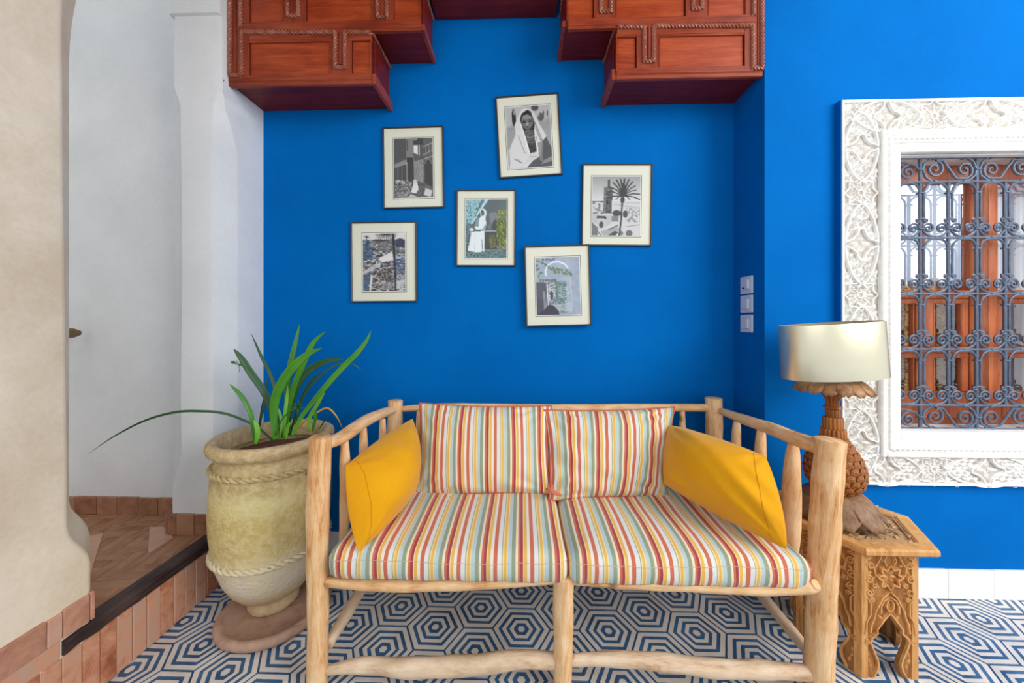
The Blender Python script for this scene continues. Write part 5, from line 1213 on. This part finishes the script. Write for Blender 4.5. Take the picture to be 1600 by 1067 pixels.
p.poly([(160, 645), (390, 650), (395, 740), (330, 790), (160, 740)], 188); p.poly([(225, 660), (320, 668), (335, 695), (205, 692)], 66); p.poly([(220, 710), (325, 712), (325, 800), (220, 820)], 196); p.ell(272, 768, 26, 40, 82); p.poly([(160, 740), (230, 800), (230, 900), (160, 900)], 120)
p.poly([(265, 850), (465, 770), (475, 870), (380, 895), (290, 895)], 170); p.line([(365, 828), (465, 772)], 10, 70); p.poly([(350, 895), (430, 840), (470, 860), (440, 900)], 84); p.line([(230, 850), (270, 895)], 10, 90); p.ell(450, 630, 52, 38, 76); p.ell(552, 640, 30, 44, 80); p.poly([(395, 665), (480, 670), (470, 730), (395, 730)], 130); p.ell(600, 870, 40, 38, 110); p.line([(570, 790), (728, 765)], 7, 100, .8); p.ell(512, 870, 18, 26, 120)
p.line([(515, 480), (505, 700), (485, 895)], 20, 66); p.ell(518, 470, 26, 42, 70)
for a, l, wd in ((-2.85, 200, 13), (-2.5, 175, 15), (-2.2, 200, 16), (-1.95, 210, 18), (-1.72, 205, 18), (-1.5, 205, 20), (-1.25, 210, 19), (-1.0, 205, 17), (-.72, 190, 14), (-.45, 170, 12), (-.12, 205, 13), (.18, 200, 14), (.45, 90, 10), (3.0, 190, 14), (2.7, 95, 10), (-1.6, 150, 26), (-1.35, 130, 24)):
    x0_, y0_ = 524, 420; x1_, y1_ = x0_+l*.6*math.cos(a), y0_+l*.6*math.sin(a)-10; x2_, y2_ = x0_+l*math.cos(a), y0_+l*math.sin(a)+8; p.line([(x0_, y0_), (x1_, y1_), (x2_, y2_)], wd, 62)
picture('upper right framed photograph of a tall palm and a square tower above rooftops', None, [(38, 45), (880, 38), (25, 1020), (860, 1025)], [(160, 188), (738, 185), (152, 905), (728, 905)], (905, 250, .13115), p)
# 6 arch with foliage
p = Pic((170, 205, 705, 900), base=(160, 172, 190)); p.noise(20, 6, seed=2); p.poly([(170, 500), (300, 510), (320, 800), (330, 900), (170, 900)], (82, 84, 96)); p.line([(262, 620), (275, 880)], 26, (150, 154, 164), .8); p.line([(285, 640), (290, 880)], 5, (190, 194, 204), .7)
p.line([(292, 420), (288, 360), (320, 300), (380, 262), (450, 258), (520, 285), (560, 330)], 20, (222, 228, 234)); p.line([(300, 480), (304, 640), (314, 800)], 12, (214, 220, 228)); p.line([(585, 460), (596, 600), (600, 720)], 10, (206, 214, 224), .8); p.line([(300, 480), (340, 470), (420, 478)], 7, (90, 110, 106))
p.poly([(320, 520), (420, 510), (400, 640), (330, 640)], (190, 190, 192)); p.ell(355, 660, 22, 50, (60, 62, 72)); p.ell(330, 690, 12, 40, (206, 208, 212)); p.ell(395, 640, 16, 40, (196, 198, 204)); p.noise(.8, 1.3, (310, 520, 420, 780), .62, (70, 72, 80), 4)
p.poly([(400, 490), (520, 520), (520, 760), (440, 800), (400, 640)], (104, 134, 134), .8); p.noise(.8, 1.2, (400, 490, 540, 880), .55, (64, 102, 92), 6); p.noise(.7, 1.3, (440, 560, 580, 760), .62, (200, 212, 220), 7); p.poly([(180, 900), (330, 770), (420, 800), (450, 900)], (66, 64, 78)); p.poly([(370, 780), (620, 740), (600, 860), (440, 850)], (190, 198, 208), .7)
for x_, y_ in ((190, 240), (215, 250), (250, 270), (290, 290), (330, 320), (355, 345), (385, 335), (400, 365), (430, 345), (410, 390), (460, 355), (450, 385), (490, 360), (510, 400), (545, 370), (540, 405), (580, 395), (600, 415), (200, 430), (215, 400), (185, 350)): p.ell(x_, y_, 19, 14, (88, 122, 84) if x_ > 240 else (128, 156, 60), .9, x_*.1)
p.line([(170, 235), (300, 290), (400, 370), (480, 385), (600, 410)], 6, (110, 130, 84)); 
for x_, y_ in ((260, 230), (310, 225), (350, 235), (390, 225), (185, 300), (200, 340), (235, 385)): p.ell(x_, y_, 22, 14, (84, 108, 142), .8, x_*.2)
p.noise(.8, 1.2, (210, 470, 420, 520), .45, (60, 92, 66), 10); p.noise(.5, 1.2, (460, 760, 520, 880), .55, (88, 122, 80), 11)
picture('lowest framed photograph of an arch hung with leafy branches, overlapping its neighbour', None, [(30, 75), (815, 45), (55, 1035), (830, 1015)], [(165, 205), (690, 195), (182, 900), (705, 890)], (815, 375, .13128), p, off=.016)

# unseen slab added to shade the niche; unseen light added to brighten the panes
slab('ceiling_light_block', [((-1.415, .25, 3.12), (1.10, YB+.1, 3.2))], M['red_dark'])
area('room_fill_light', (2.4, 2.7, 2.8), (2.4, 2.7, 0), (.8, .8), 45, (1.0, .95, .88))
